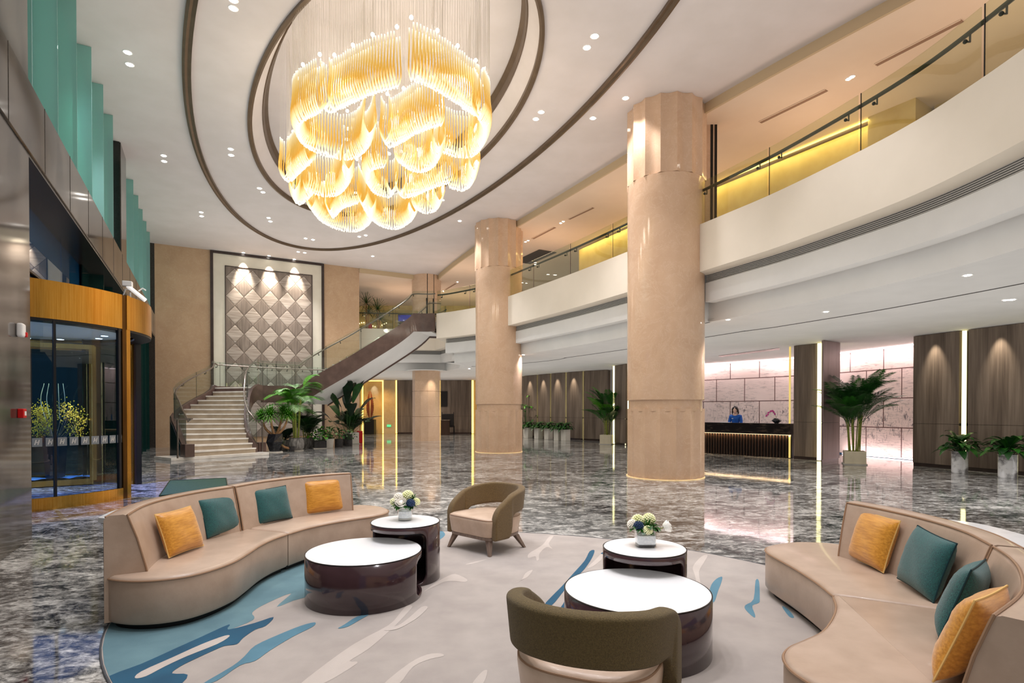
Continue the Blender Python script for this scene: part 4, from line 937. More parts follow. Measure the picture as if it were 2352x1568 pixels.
# orchid bowls
def orchid(p, label, s=1.0, mirror=1):
    o = thing('orchid_bowl', label, 'orchid', p); p = Vector(p); q = MB()
    q.lathe([(.05, 0), (.07, .0), (.075, .015), (.15, .075), (.158, .095), (.14, .125), (.07, .165), (.05, .17), (.045, .16)], 28, p); q.build('bowl', 'pot_black', o)
    for k, (a_, l_, lift) in enumerate(((2.6, .2, .22), (2.0, .16, .25), (3.4, .18, .2), (.6, .12, .2), (4.6, .12, .18))):
        q = MB(); leaf(q, p + Vector((0, 0, .15)), a_, l_, .055, lift, .1); q.build('leaf', 'leaf_mid', o)
    stem = cr([p + Vector((0, 0, .15)), p + Vector((-.06 * mirror, -.02, .3)), p + Vector((-.16 * mirror, -.04, .41)), p + Vector((-.3 * mirror, -.05, .36)), p + Vector((-.38 * mirror, -.05, .24))], 4)
    q = MB(); q.tube(stem, .006, 5); q.build('stem', 'cane_green', o)
    for k in range(4, len(stem)):
        q = MB(); c_ = stem[k] + Vector((random.uniform(-.02, .02), -.02, random.uniform(0, .03)))
        for j in range(5):
            t = 2 * pi * j / 5 + k; q.ball(c_ + Vector((cos(t) * .016, -.005, sin(t) * .016)), .015, 6, 4, (1, .4, 1))
        q.build('blossom', 'petal_magenta', o)
def leaf(q, base, az, length, width, lift, droop, n=6, fold=.25, mi=None):
    """one broad blade: az heading, lift rise ratio, droop tip fall"""
    base = Vector(base); d = Vector((cos(az), sin(az), 0)); s_ = Vector((-sin(az), cos(az), 0)); rows = []
    for i in range(n + 1):
        t = i / n; c_ = base + d * (length * (t - .15 * t * t)) + Vector((0, 0, length * (lift * t * 1.6 - (droop + lift * .6) * t * t)))
        w = width * .5 * (sin(pi * min(1, t * .96 + .04)) ** .75)
        rows.append([c_ - s_ * w + Vector((0, 0, w * fold)), c_, c_ + s_ * w + Vector((0, 0, w * fold))])
    q.grid(rows, mi)
oc = at(1791, 971, 1.18); orchid(Vector((9.22, 19.42, 1.18)), 'pink orchid in a dark bowl on the right end of the reception desk')
orchid(Vector((5.78, 24.6, 1.18)), 'pink orchid mostly hidden behind the left edge of the front column')
q = MB(); q.obox((6.2, 24.5, .59), (1.4, .5, 1.18), -.8); tag(q.build('side_counter', 'desk_marble', ang=0), 'dark side counter mostly hidden behind the front column', 'counter')
# ------------------------------------------------------------------ receptionist
PX, PY_ = 8.47, 21.12
def skin_body(name, verts, edges, radii, mat, parent, root=0, sub=2):
    me = bpy.data.meshes.new(name); me.from_pydata([Vector(v) for v in verts], edges, []); me.materials.append(MATS[mat])
    o = bpy.data.objects.new(name, me); COL.objects.link(o); o.parent = parent
    sk = o.modifiers.new('skin', 'SKIN'); sk.use_smooth_shade = True
    for v, r_ in zip(me.skin_vertices[0].data, radii): v.radius = r_ if isinstance(r_, tuple) else (r_, r_)
    me.skin_vertices[0].data[root].use_root = True
    ss = o.modifiers.new('sub', 'SUBSURF'); ss.levels = sub; ss.render_levels = sub
    return o
pr_ = thing('person', 'person with chin length black hair and blue uniform behind the reception desk', 'person', (PX, PY_, 0), -.62)
# local frame: -y forward (towards the lobby), x to the person's left side
V = [(0, 0, .95), (0, .0, 1.12), (0, .01, 1.3), (0, .015, 1.43), (0, 0, 1.5), (0, -.02, 1.56),
     (.17, .01, 1.40), (.22, -.02, 1.16), (.15, -.22, 1.06), (.1, -.3, 1.08),
     (-.17, .01, 1.40), (-.22, -.02, 1.16), (-.15, -.22, 1.06), (-.1, -.3, 1.08),
     (.09, 0, .9), (.1, -.01, .5), (.1, .02, .09), (.1, -.12, .04), (-.09, 0, .9), (-.1, -.01, .5), (-.1, .02, .09), (-.1, -.12, .04)]
E_ = [(0, 1), (1, 2), (2, 3), (3, 4), (4, 5), (3, 6), (6, 7), (7, 8), (8, 9), (3, 10), (10, 11), (11, 12), (12, 13), (0, 14), (14, 15), (15, 16), (16, 17), (0, 18), (18, 19), (19, 20), (20, 21)]
Rd = [.13, .11, .13, .1, .048, .05, .06, .045, .034, .026, .06, .045, .034, .026, .085, .06, .04, .035, .085, .06, .04, .035]
skin_body('body', V, E_, Rd, 'skin', pr_)
Vj = V[:5] + V[6:9] + V[10:13]; Ej = [(0, 1), (1, 2), (2, 3), (3, 4), (3, 5), (5, 6), (6, 7), (3, 8), (8, 9), (9, 10)]
skin_body('blue_jacket', Vj, Ej, [(.16, .13), (.135, .115), (.165, .135), (.15, .13), .078, .078, .062, .05, .078, .062, .05], 'cloth_blue', pr_)
Vt = [(0, 0, .97)] + V[14:17] + V[18:21]; skin_body('trousers', Vt, [(0, 1), (1, 2), (2, 3), (0, 4), (4, 5), (5, 6)], [.14, .1, .075, .06, .1, .075, .06], 'cloth_black', pr_)
HM = Matrix.Translation((0, -.05, 1.635)) @ Matrix.Rotation(.38, 4, 'X')
q = MB(); q.ball((0, 0, 0), .1, 20, 14, (.82, .98, 1.22), HM)
q.ball((0, 0, 0), .055, 14, 8, (1, .9, .8), HM @ Matrix.Translation((0, -.045, -.075)))
q.ball((0, 0, 0), .016, 8, 6, (.8, 1.3, 1.2), HM @ Matrix.Translation((0, -.1, -.015)))
hd = q.build('head', 'skin', pr_, local=True)
for s_ in (-1, 1):
    q = MB(); q.ball((0, 0, 0), .011, 8, 6, (1.4, .6, .8), HM @ Matrix.Translation((s_ * .032, -.09, .01))); q.build('eye', 'black_metal', hd, local=True)
    q = MB(); q.ball((0, 0, 0), .02, 8, 6, (.4, .8, 1.3), HM @ Matrix.Translation((s_ * .083, .0, -.01))); q.build('ear', 'skin', hd, local=True)
q = MB(); q.ball((0, 0, 0), .018, 8, 5, (1.2, .5, .45), HM @ Matrix.Translation((0, -.095, -.06))); q.build('mouth', 'lip', hd, local=True)
q = MB(); secs = []
for i in range(9):
    z = .135 - i * .034; rr = .115 * min(1, sqrt(max(0.02, 1 - (max(0, z - .02) / .118) ** 2))) * (1 + .06 * (i > 4)); a0 = .95 if i > 2 else .35 * (i) + .0
    secs.append([HM @ Vector((rr * .92 * sin(a), -rr * 1.05 * cos(a) + .012, z)) for a in [a0 + (2 * pi - 2 * a0) * k / 20 for k in range(21)]])
q.grid(secs); hr = q.build('hair', 'hair_black', pr_, local=True, ang=60); so = hr.modifiers.new('thick', 'SOLIDIFY'); so.thickness = .022; so.offset = .6
q = MB(); q.box(-.105, -.045, -.15, -.135, 1.315, 1.335); q.build('name_tag', 'white_plastic', pr_, local=True, ang=0)
for s_ in (-1, 1):
    q = MB(); c_ = Vector((s_ * .1, -.3, 1.085))
    q.ball(c_ + Vector((0, -.03, 0)), .036, 8, 6, (1, 1.2, .5))
    for j in range(4):
        x = (j - 1.5) * .018; q.tube([c_ + Vector((x, -.06, 0)), c_ + Vector((x * 1.1, -.09 - .01 * (j in (1, 2)), -.003)), c_ + Vector((x * 1.1, -.115 - .012 * (j in (1, 2)), -.018))], [.009, .008, .006], 6)
    q.tube([c_ + Vector((-s_ * .03, -.03, 0)), c_ + Vector((-s_ * .05, -.055, -.004)), c_ + Vector((-s_ * .052, -.08, -.012))], [.01, .009, .007], 6)
    q.build('hand', 'skin', pr_, local=True)
# papers on the counter in front of the person
q = MB(); p = d0 + dd * (L * .49) + dn * .16; q.obox((p.x, p.y, 1.186), (.32, .22, .012), AR + .2); tag(q.build('paper_sheet', 'white_plastic', ang=0), 'white papers on the dark counter in front of the receptionist', 'papers')
# ------------------------------------------------------------------ upstairs things seen through the glass
def gpt(px, py, y): k = (px - 1176) / FPX; return Vector((k * y, y, EYE + (HOR - py) / FPX * y))
p = gpt(846, 741, 36.5)
gm = thing('gold_wall_relief', 'gold wall relief with a wavy string of lights on the upper floor', 'wall relief', (p.x, 36.9, ZF))
q = MB(); q.box(-11.2, p.x + .8, 37.2, 37.3, ZF, 8.0); q.build('gold_board', 'gallery_gold', gm, ang=0)
for k in range(14):
    q = MB(); x = -10.3 + .15 * k; q.ball((x, 37.12, 7.35 + .14 * sin(k * .55)), .035, 6, 4); q.build('fairy_light', 'fairy_light', gm)
rp = gpt(850, 755, 35.5); ro = thing('red_ornament', 'small red cone ornament behind the upper glass balustrade', 'ornament', (rp.x, 35.5, ZF))
q = MB(); q.lathe([(.3, ZF), (.3, ZF + .5), (.25, ZF + .6), (.1, ZF + 1.35), (.03, ZF + 1.4)], 16, (rp.x, 35.5, 0)); q.build('cone', 'red_plastic', ro)
p = gpt(930, 731, 36.5); ds = thing('display_board', 'dark display with a blue heading on the upper floor beyond the stair head', 'display', (p.x, 36.6, ZF))
q = MB(); q.box(p.x - .45, p.x + .45, 36.55, 36.65, ZF, ZF + 2.1); q.build('dark_panel', 'black_metal', ds, ang=0)
q = MB(); q.box(p.x - .42, p.x + .42, 36.53, 36.55, ZF + 1.65, ZF + 2.05); q.build('blue_heading', 'screen_blue', ds, ang=0)
# ------------------------------------------------------------------ rug with inlaid colours
rc, ra, rb, rang = Vector((-.05, 4.7, 0)), 3.35, 2.53, R(-23.3)
def rug_ell(k, z=0.): 
    x, y = ra * cos(k), rb * sin(k); return Vector((rc.x + x * cos(rang) - y * sin(rang), rc.y + x * sin(rang) + y * cos(rang), z))
def clip_rug(poly):
    out = []
    for p in poly:
        d = p - rc; x = (d.x * cos(rang) + d.y * sin(rang)) / ra; y = (-d.x * sin(rang) + d.y * cos(rang)) / rb; r_ = hypot(x, y)
        if r_ > .996: x, y = x / r_ * .996, y / r_ * .996
        x *= ra; y *= rb; out.append(Vector((rc.x + x * cos(rang) - y * sin(rang), rc.y + x * sin(rang) + y * cos(rang), p.z)))
    return out
rows = [rug_ell(2 * pi * k / 120) for k in range(120)]
q = MB(); q.prism(rows, .0, .012, 0)
ring_ = [rug_ell(2 * pi * k / 120, .008) for k in range(120)]; q.tube(ring_, .008, 6, closed=True, mi=5)
Z8 = lambda x, y: (220 + x / 2.868, 1060 + y / 2.868)
Z9 = lambda x, y: (980 + x / 3.086, 1060 + y / 3.086)
ZR = lambda x, y: (1640 + x / 3.3034, 1100 + y / 3.3034)
def blotch(f, pts, mi, lvl=1, smooth=3):
    z = .012 + .0012 * lvl; P = [at(*f(*p), z) for p in pts]
    P = clip_rug(cr(P, smooth, True))
    for p in P: p.z = z
    tri = geometry.tessellate_polygon([P]); a_ = area2(P)
    q.add(P, [t if True else t for t in tri], mi)
blotch(Z8, [(30, 1420), (-40, 1150), (60, 1000), (500, 950), (900, 800), (1100, 640), (1300, 560), (1480, 640), (1460, 790), (1400, 880), (1300, 915), (1192, 955), (1270, 885), (1285, 868), (1230, 885), (1090, 950), (1030, 995), (1045, 1025), (1000, 1060), (700, 1180), (300, 1360), (90, 1440)], 1, 1)
blotch(Z8, [(90, 1410), (300, 1330), (500, 1240), (700, 1150), (880, 1070), (872, 1105), (1050, 1060), (1172, 1022), (1120, 1080), (1050, 1105), (970, 1160), (930, 1200), (850, 1212), (780, 1240), (650, 1300), (560, 1345), (502, 1393), (606, 1402), (500, 1490), (60, 1560), (40, 1480)], 2, 2)
blotch(Z8, [(258, 1424), (300, 1380), (500, 1290), (700, 1200), (850, 1145), (880, 1150), (800, 1200), (600, 1280), (450, 1350), (330, 1412)], 4, 3)
blotch(Z8, [(1442, 1057), (1350, 1080), (1200, 1140), (1050, 1210), (980, 1280), (900, 1345), (690, 1470), (800, 1440), (950, 1340), (1050, 1310), (1150, 1240), (1300, 1150), (1430, 1085)], 3, 2)
blotch(Z8, [(1800, 1005), (1720, 1020), (1640, 1070), (1595, 1097), (1660, 1085), (1740, 1040)], 3, 2)
blotch(Z8, [(2085, 955), (2050, 946), (2005, 995), (1930, 1075), (1700, 1200), (1450, 1380), (1340, 1480), (1490, 1465), (1725, 1325), (1672, 1312), (1800, 1230), (1955, 1095), (2030, 1020)], 4, 1)
blotch(Z8, [(2188, 958), (2145, 956), (2060, 1030), (1985, 1080), (1925, 1085), (1900, 1110), (1985, 1102), (2085, 1050), (2140, 1010)], 4, 2)
blotch(Z8, [(2290, 1280), (2270, 1262), (2180, 1270), (2060, 1330), (1880, 1480), (1990, 1470), (2090, 1350), (2200, 1300)], 4, 1)
blotch(Z9, [(1190, 628), (1155, 635), (1120, 700), (1040, 790), (960, 880), (900, 940), (833, 1015), (885, 1018), (960, 930), (1010, 870), (1090, 790), (1130, 745), (1172, 680)], 2, 2)
blotch(Z9, [(1000, 960), (965, 1010), (950, 1040), (1010, 1040)], 2, 2)
blotch(Z9, [(1290, 625), (1250, 640), (1235, 652), (1290, 655)], 2, 2)
blotch(Z9, [(900, 528), (868, 530), (830, 580), (790, 610), (725, 650), (720, 682), (770, 670), (780, 700), (796, 690), (800, 650), (850, 605), (892, 617), (865, 580)], 4, 1)
blotch(Z9, [(1250, 640), (1200, 690), (1140, 750), (1180, 740), (1240, 690)], 4, 1)
blotch(Z9, [(752, 765), (700, 790), (670, 840), (610, 862), (690, 830), (722, 810)], 4, 1)
blotch(Z9, [(-20, 920), (60, 860), (130, 820), (200, 795), (285, 832), (268, 852), (200, 845), (130, 850), (50, 885)], 4, 1)
blotch(Z9, [(430, 690), (330, 710), (275, 728), (330, 722)], 4, 1)
blotch(Z9, [(60, 490), (110, 490), (130, 520), (80, 560), (20, 575), (-60, 560)], 3, 1)
blotch(Z9, [(430, 1480), (390, 1490), (320, 1580), (400, 1570)], 4, 1)
blotch(Z9, [(1992, 665), (1950, 670), (1888, 740), (1900, 800), (1920, 870), (1942, 870), (1930, 780), (1962, 720)], 4, 1)
blotch(ZR, [(62, 740), (20, 755), (-20, 800), (-40, 880), (-20, 930), (5, 925), (30, 850), (55, 785)], 3, 1)
blotch(ZR, [(315, 770), (341, 772), (347, 900), (340, 938), (290, 960), (312, 1030), (302, 1047), (240, 990), (238, 955), (300, 910)], 3, 1)
blotch(ZR, [(515, 965), (560, 985), (608, 1047), (570, 1042)], 3, 1)
rg = q.build('area_rug', ['rug_sand', 'rug_sky', 'rug_blue', 'rug_mid', 'rug_pale', 'rug_edge'], None, ang=0)
tag(rg, 'large oval area rug with blue and sand brushstroke pattern under the seating', 'rug')
# ------------------------------------------------------------------ sofas
def slab_cushion(mb, outl, z0, z1, r=.03):
    if area2(outl) < 0: outl = outl[::-1]
    secs = []
    for ins, z in ((.015, z0), (0, z0 + .02), (0, z1 - r), (r * .3, z1 - r * .3), (r, z1)):
        o = offset(outl, ins); secs.append([Vector((p.x, p.y, z)) for p in o])
    mb.loft(secs, True, False, True)
def back_loft(mb, front, outer, z0, zt, thick=.12, seatz=.38):
    secs = []
    for f, o in zip(front, outer):
        n = (f - o); n.z = 0; n.normalize(); e = .035
        pr = [(o, z0), (o, zt - e), (o + n * e * .3, zt - e * .3), (o + n * e, zt), (f - n * e, zt), (f - n * e * .3, zt - e * .3), (f, zt - e), (f + n * thick * .4, (zt + seatz) / 2 + .05), (f + n * thick * .85, seatz + .06), (f + n * thick, seatz - .04), (f + n * thick, z0)]
        secs.append([Vector((p.x, p.y, z)) for p, z in pr])
    mb.loft(secs, True, False, True); return secs
def rs(pts, n=22):
    c = cr([(x, y, 0) for x, y in pts], 8); L = [0.]
    for a_, b_ in zip(c, c[1:]): L.append(L[-1] + (b_ - a_).length)
    out = []
    for k in range(n + 1):
        t = L[-1] * k / n; i = max(j for j in range(len(c)) if L[j] <= t + 1e-9); i = min(i, len(c) - 2)
        u = (t - L[i]) / max(1e-9, L[i + 1] - L[i]); out.append(c[i].lerp(c[i + 1], min(1, u)))
    return out
def seg_outline(o):
    P = []
    for sg in o:
        c = cr([(x, y, 0) for x, y in sg], 5); P += c if not P or (c[0] - P[-1]).length > 1e-4 else c[1:]
    # keep the straight joints evenly divided
    out = []
    for a_, b_ in zip(P, P[1:] + P[:1]):
        out.append(a_); L = (b_ - a_).length
        for k in range(1, max(1, int(L / .12))): out.append(a_.lerp(b_, k / int(L / .12)))
    return out
def sofa(label, seats, backs, zs_=.40, zt=.84):
    c0 = seats[0][0][0]; o = thing('curved_sofa', label, 'sofa', (c0[0], c0[1], .012))
    for outl in seats:
        P = seg_outline(outl); m = MB(); slab_cushion(m, P, .06, zs_); se = m.build('seat', 'leather_seat', o, ang=50)
        if area2(P) < 0: P = P[::-1]
        m = MB(); m.tube([Vector((p.x, p.y, zs_ - .022)) for p in offset(P, -.001)], .0075, 6, closed=True); m.build('piping', 'leather_piping', se)
        m = MB(); m.prism(offset(P, .06), .012, .065); m.build('plinth', 'black_matte', o)
    for fr, ou in backs:
        f, u = rs(fr), rs(ou); m = MB(); secs = back_loft(m, f, u, .06, zt); bk = m.build('backrest', 'leather_tan', o, ang=50)
        m = MB(); line = [s_[5] + Vector((0, 0, .004)) for s_ in secs]
        e0 = [secs[0][k] for k in (9, 8, 7, 6)]; e1 = [secs[-1][k] for k in (6, 7, 8, 9)]
        m.tube(e0 + line + e1, .0075, 6); m.build('piping', 'leather_piping', bk)
        m = MB(); m.tube([s_[2] + Vector((0, 0, .002)) for s_ in secs], .006, 6); m.build('piping', 'leather_piping', bk)
    return o
LS1 = [[(-3.0, 5.66), (-3.12, 5.32), (-3.18, 4.9), (-3.14, 4.5), (-3.06, 4.2), (-2.96, 4.06), (-2.82, 4.0), (-2.67, 3.985), (-2.52, 4.02), (-2.39, 4.11), (-2.30, 4.27), (-2.25, 4.5), (-2.26, 4.75), (-2.285, 5.05), (-2.27, 5.3), (-2.222, 5.505)], [(-2.89, 5.765)]]
LS2 = [[(-2.218, 5.515), (-2.13, 5.78), (-1.97, 6.04), (-1.78, 6.26), (-1.62, 6.42), (-1.52, 6.58), (-1.5, 6.76), (-1.57, 6.93), (-1.71, 7.07), (-1.9, 7.15), (-2.1, 7.12), (-2.35, 6.98), (-2.6, 6.74), (-2.8, 6.38), (-2.93, 6.0), (-2.96, 5.85)], [(-2.885, 5.775)]]
LB1f = [(-2.83, 4.11), (-2.97, 4.5), (-3.01, 4.86), (-2.95, 5.28), (-2.81, 5.62)]; LB1o = [(-2.96, 4.03), (-3.11, 4.45), (-3.155, 4.86), (-3.09, 5.32), (-2.95, 5.70)]
LB2f = [(-2.80, 5.645), (-2.68, 6.05), (-2.45, 6.45), (-2.2, 6.7), (-1.98, 6.84)]; LB2o = [(-2.94, 5.72), (-2.82, 6.13), (-2.57, 6.56), (-2.29, 6.84), (-2.05, 6.97)]
sofa('curved tan leather sofa at the left with two gold and two teal cushions', [LS1, LS2], [(LB1f, LB1o), (LB2f, LB2o)])
RS1 = [[(2.118, 3.668), (2.165, 3.95), (2.19, 4.3), (2.19, 4.6), (2.2, 4.8), (2.27, 4.96), (2.42, 5.06), (2.62, 5.13), (2.82, 5.11), (2.98, 5.02), (3.07, 4.8), (3.1, 4.4), (3.1, 3.95), (3.02, 3.5), (2.92, 3.25)], [(2.78, 3.285)]]
RS2 = [[(2.86, 3.12), (2.72, 2.8), (2.5, 2.5), (2.2, 2.2), (1.95, 2.02), (1.75, 1.93), (1.62, 2.0), (1.5, 2.15), (1.39, 2.35), (1.33, 2.5), (1.315, 2.63), (1.35, 2.76), (1.43, 2.86), (1.56, 2.95), (1.72, 3.07), (1.89, 3.27), (2.02, 3.46), (2.112, 3.655)], [(2.774, 3.273)]]
RB1f = [(2.80, 4.66), (2.88, 4.34), (2.915, 3.95), (2.87, 3.55), (2.73, 3.18)]; RB1o = [(2.94, 4.74), (3.04, 4.38), (3.08, 3.96), (3.03, 3.5), (2.87, 3.1)]
RB2f = [(2.715, 3.15), (2.60, 2.92), (2.42, 2.66), (2.14, 2.35), (1.80, 2.09)]; RB2o = [(2.855, 3.07), (2.74, 2.83), (2.55, 2.55), (2.25, 2.23), (1.90, 1.96)]
sofa('curved tan leather sofa at the right with two gold and two teal cushions', [RS1, RS2], [(RB1f, RB1o), (RB2f, RB2o)])
# low white consoles behind the sofas
def console(label, inner_, outer_c, z):
    i_, u = rs(inner_), rs(outer_c); c0 = i_[10]; o = thing('sofa_console', label, 'console table', (c0.x, c0.y, 0)); m = MB()
    m.loft([[Vector((p.x, p.y, z - .04)), Vector((p.x, p.y, z)), Vector((r_.x, r_.y, z)), Vector((r_.x, r_.y, z - .04))] for p, r_ in zip(i_, u)], True, False, True); m.build('top_slab', 'table_marble', o, ang=30)
    m = MB(); m.loft([[p.lerp(r_, .1) + Vector((0, 0, 0)), p.lerp(r_, .1) + Vector((0, 0, z - .04)), p.lerp(r_, .8) + Vector((0, 0, z - .04)), p.lerp(r_, .8)] for p, r_ in zip(i_, u)], True, False, True); m.build('base', 'lacquer_brown', o, ang=30)
console('white topped curved console table behind the right sofa', [(3.14, 4.55), (3.18, 4.0), (3.1, 3.5), (2.93, 3.0), (2.7, 2.6)], [(3.42, 4.62), (3.66, 4.35), (3.6, 3.7), (3.4, 3.1), (3.0, 2.5)], .72)
console('white topped curved console table mostly hidden behind the left sofa', [(-3.2, 4.6), (-3.24, 5.0), (-3.18, 5.4), (-3.02, 5.8)], [(-3.5, 4.7), (-3.62, 5.1), (-3.6, 5.6), (-3.35, 6.0)], .70)
# ------------------------------------------------------------------ cushions
def cushion(p, yaw, w, h, mat, thread, label, lean=.3, grp=None, roll=0.):
    """p: middle of the bottom edge; yaw: direction the front faces"""
    o = thing('cushion', label, 'cushion', p, yaw + pi / 2); o.rotation_euler = (-lean, roll, yaw + pi / 2)
    n = 14; rows_f, rows_b = [], []
    def sh(u, v):
        t = .075 * ((1 - u ** 4) * (1 - v ** 4)) ** .6; pin = 1 - .07 * (1 - abs(u)) ** 1 * 0 
        x = u * w / 2 * (1 - .05 * (1 - v * v)); z = v * h / 2 * (1 - .05 * (1 - u * u))
        wr = (.004 * sin(7 * u + 5 * v) + .006 * sin(13 * v + 3 * u) * u * u) * (1 - u * u) * (1 - v * v)
        return x, z, t + wr
    for i in range(n + 1):
        u = sin((-1 + 2 * i / n) * pi / 2); rf, rb_ = [], []
        for j in range(n + 1):
            v = sin((-1 + 2 * j / n) * pi / 2); x, z, t = sh(u, v); rf.append(Vector((x, -t, z + h / 2))); rb_.append(Vector((x, t, z + h / 2)))
        rows_f.append(rf); rows_b.append(rb_)
    m = MB(); m.grid(rows_f); m.grid([r_[::-1] for r_ in rows_b]); m.build('cover', mat, o, local=True, ang=60, fix=False)
    bd = [rows_f[i][0] for i in range(n + 1)] + [rows_f[n][j] for j in range(1, n + 1)] + [rows_f[n - i][n] for i in range(1, n + 1)] + [rows_f[0][n - j] for j in range(1, n)]
    m = MB(); m.tube(bd, .005, 5, closed=True); m.build('seam_piping', thread, o, local=True)
    return o
G_, T_ = ('silk_gold', 'gold_thread'), ('weave_teal', 'teal_thread')
cushion((-2.76, 4.72, .41), atan2(-.12, 1), .42, .37, *G_, 'gold silk cushion at the near end of the left sofa', .34)
cushion((-2.80, 5.42, .41), atan2(-.22, 1), .45, .37, *T_, 'teal woven cushion on the left sofa beside the near gold one', .3)
cushion((-2.56, 6.02, .41), atan2(-.48, .9), .45, .37, *T_, 'teal woven cushion on the far half of the left sofa', .3)
cushion((-2.20, 6.56, .41), atan2(-.65, .6), .47, .39, *G_, 'gold silk cushion at the far end of the left sofa', .3)
cushion((2.75, 4.33, .41), atan2(.05, -1), .47, .40, *G_, 'gold silk cushion at the far end of the right sofa', .3)
cushion((2.68, 3.70, .41), atan2(.2, -1), .47, .40, *T_, 'teal woven cushion on the right sofa next to the far gold one', .3, roll=.04)
cushion((2.37, 3.02, .41), atan2(.78, -.72), .46, .40, *T_, 'teal woven cushion on the right sofa touching the near gold cushion', .32, roll=-.06)
cushion((2.03, 2.56, .41), atan2(.85, -.62), .48, .41, *G_, 'gold silk cushion at the near end of the right sofa, cut by the bottom corner', .34, roll=-.05)
# ------------------------------------------------------------------ tables
def drum_table(c, r, h, a_open, half, label, rim=.055, low=.035):
    o = thing('nesting_table', label, 'coffee table', (c[0], c[1], .013)); z0 = .013; N = 144
    def lv(t):
        d = (t - a_open + pi) % (2 * pi) - pi; cr_ = .09 / r
        if abs(d) >= half: return None
        e = half - abs(d); k = min(1, e / cr_); bend = .09 * (1 - sqrt(max(0, 1 - (1 - k) ** 2)))
        return low + bend, h - rim - bend
    m = MB(); vo, quads = [], []
    for i in range(N):
        t = 2 * pi * i / N; q_ = lv(t); mid = (low + h - rim) / 2
        z1, z2 = q_ if q_ else (mid, mid)
        vo.append([Vector((c[0] + r * cos(t), c[1] + r * sin(t), z)) for z in (z0, max(z1, z0 + .02), max(z2, z1), h)])
    flat = [p for col in vo for p in col]; fs = []
    for i in range(N):
        j = (i + 1) % N
        for k in (0, 2): fs.append((4 * i + k, 4 * j + k, 4 * j + k + 1, 4 * i + k + 1))
        if lv(2 * pi * i / N) is None and lv(2 * pi * j / N) is None: fs.append((4 * i + 1, 4 * j + 1, 4 * j + 2, 4 * i + 2))
        elif lv(2 * pi * i / N) is None or lv(2 * pi * j / N) is None: fs.append((4 * i + 1, 4 * j + 1, 4 * j + 2, 4 * i + 2))
    m.add(flat, fs); sh = m.build('drum_shell', 'lacquer_brown', o, ang=30); so = sh.modifiers.new('thick', 'SOLIDIFY'); so.thickness = .026; so.offset = -1
    m = MB(); m.lathe([(r - .03, h - .03), (r - .006, h - .004), (r - .006, h + .001), (r - .009, h + .004)], 96, (c[0], c[1], 0)); m.build('marble_top', 'table_marble', o, ang=40)
    m = MB(); m.lathe([(r - .006, h - .004), (r + .001, h - .004), (r + .001, h + .003), (r - .006, h + .003)], 96, (c[0], c[1], 0), cap=False); m.build('top_rim', 'black_metal', o, ang=40)
    m = MB(); m.lathe([(r - .03, z0 + .001), (r - .03, z0 + .014)], 64, (c[0], c[1], 0)); m.build('base_plate', 'lacquer_brown', o)
    return o
drum_table((-1.27, 4.79), .487, .40, atan2(.52, .3), 1.35, 'large low round drum table with white marble top beside the left sofa')
drum_table((-1.015, 5.30), .325, .55, atan2(-.52, -.25), 1.28, 'small taller round drum table with white top holding the left flower vase')
drum_table((.84, 3.75), .485, .40, atan2(.5, .25), 1.35, 'large low round drum table with white marble top behind the near armchair')
drum_table((1.02, 4.285), .315, .55, atan2(-.52, -.18), 1.28, 'small taller round drum table with white top holding the right flower vase')
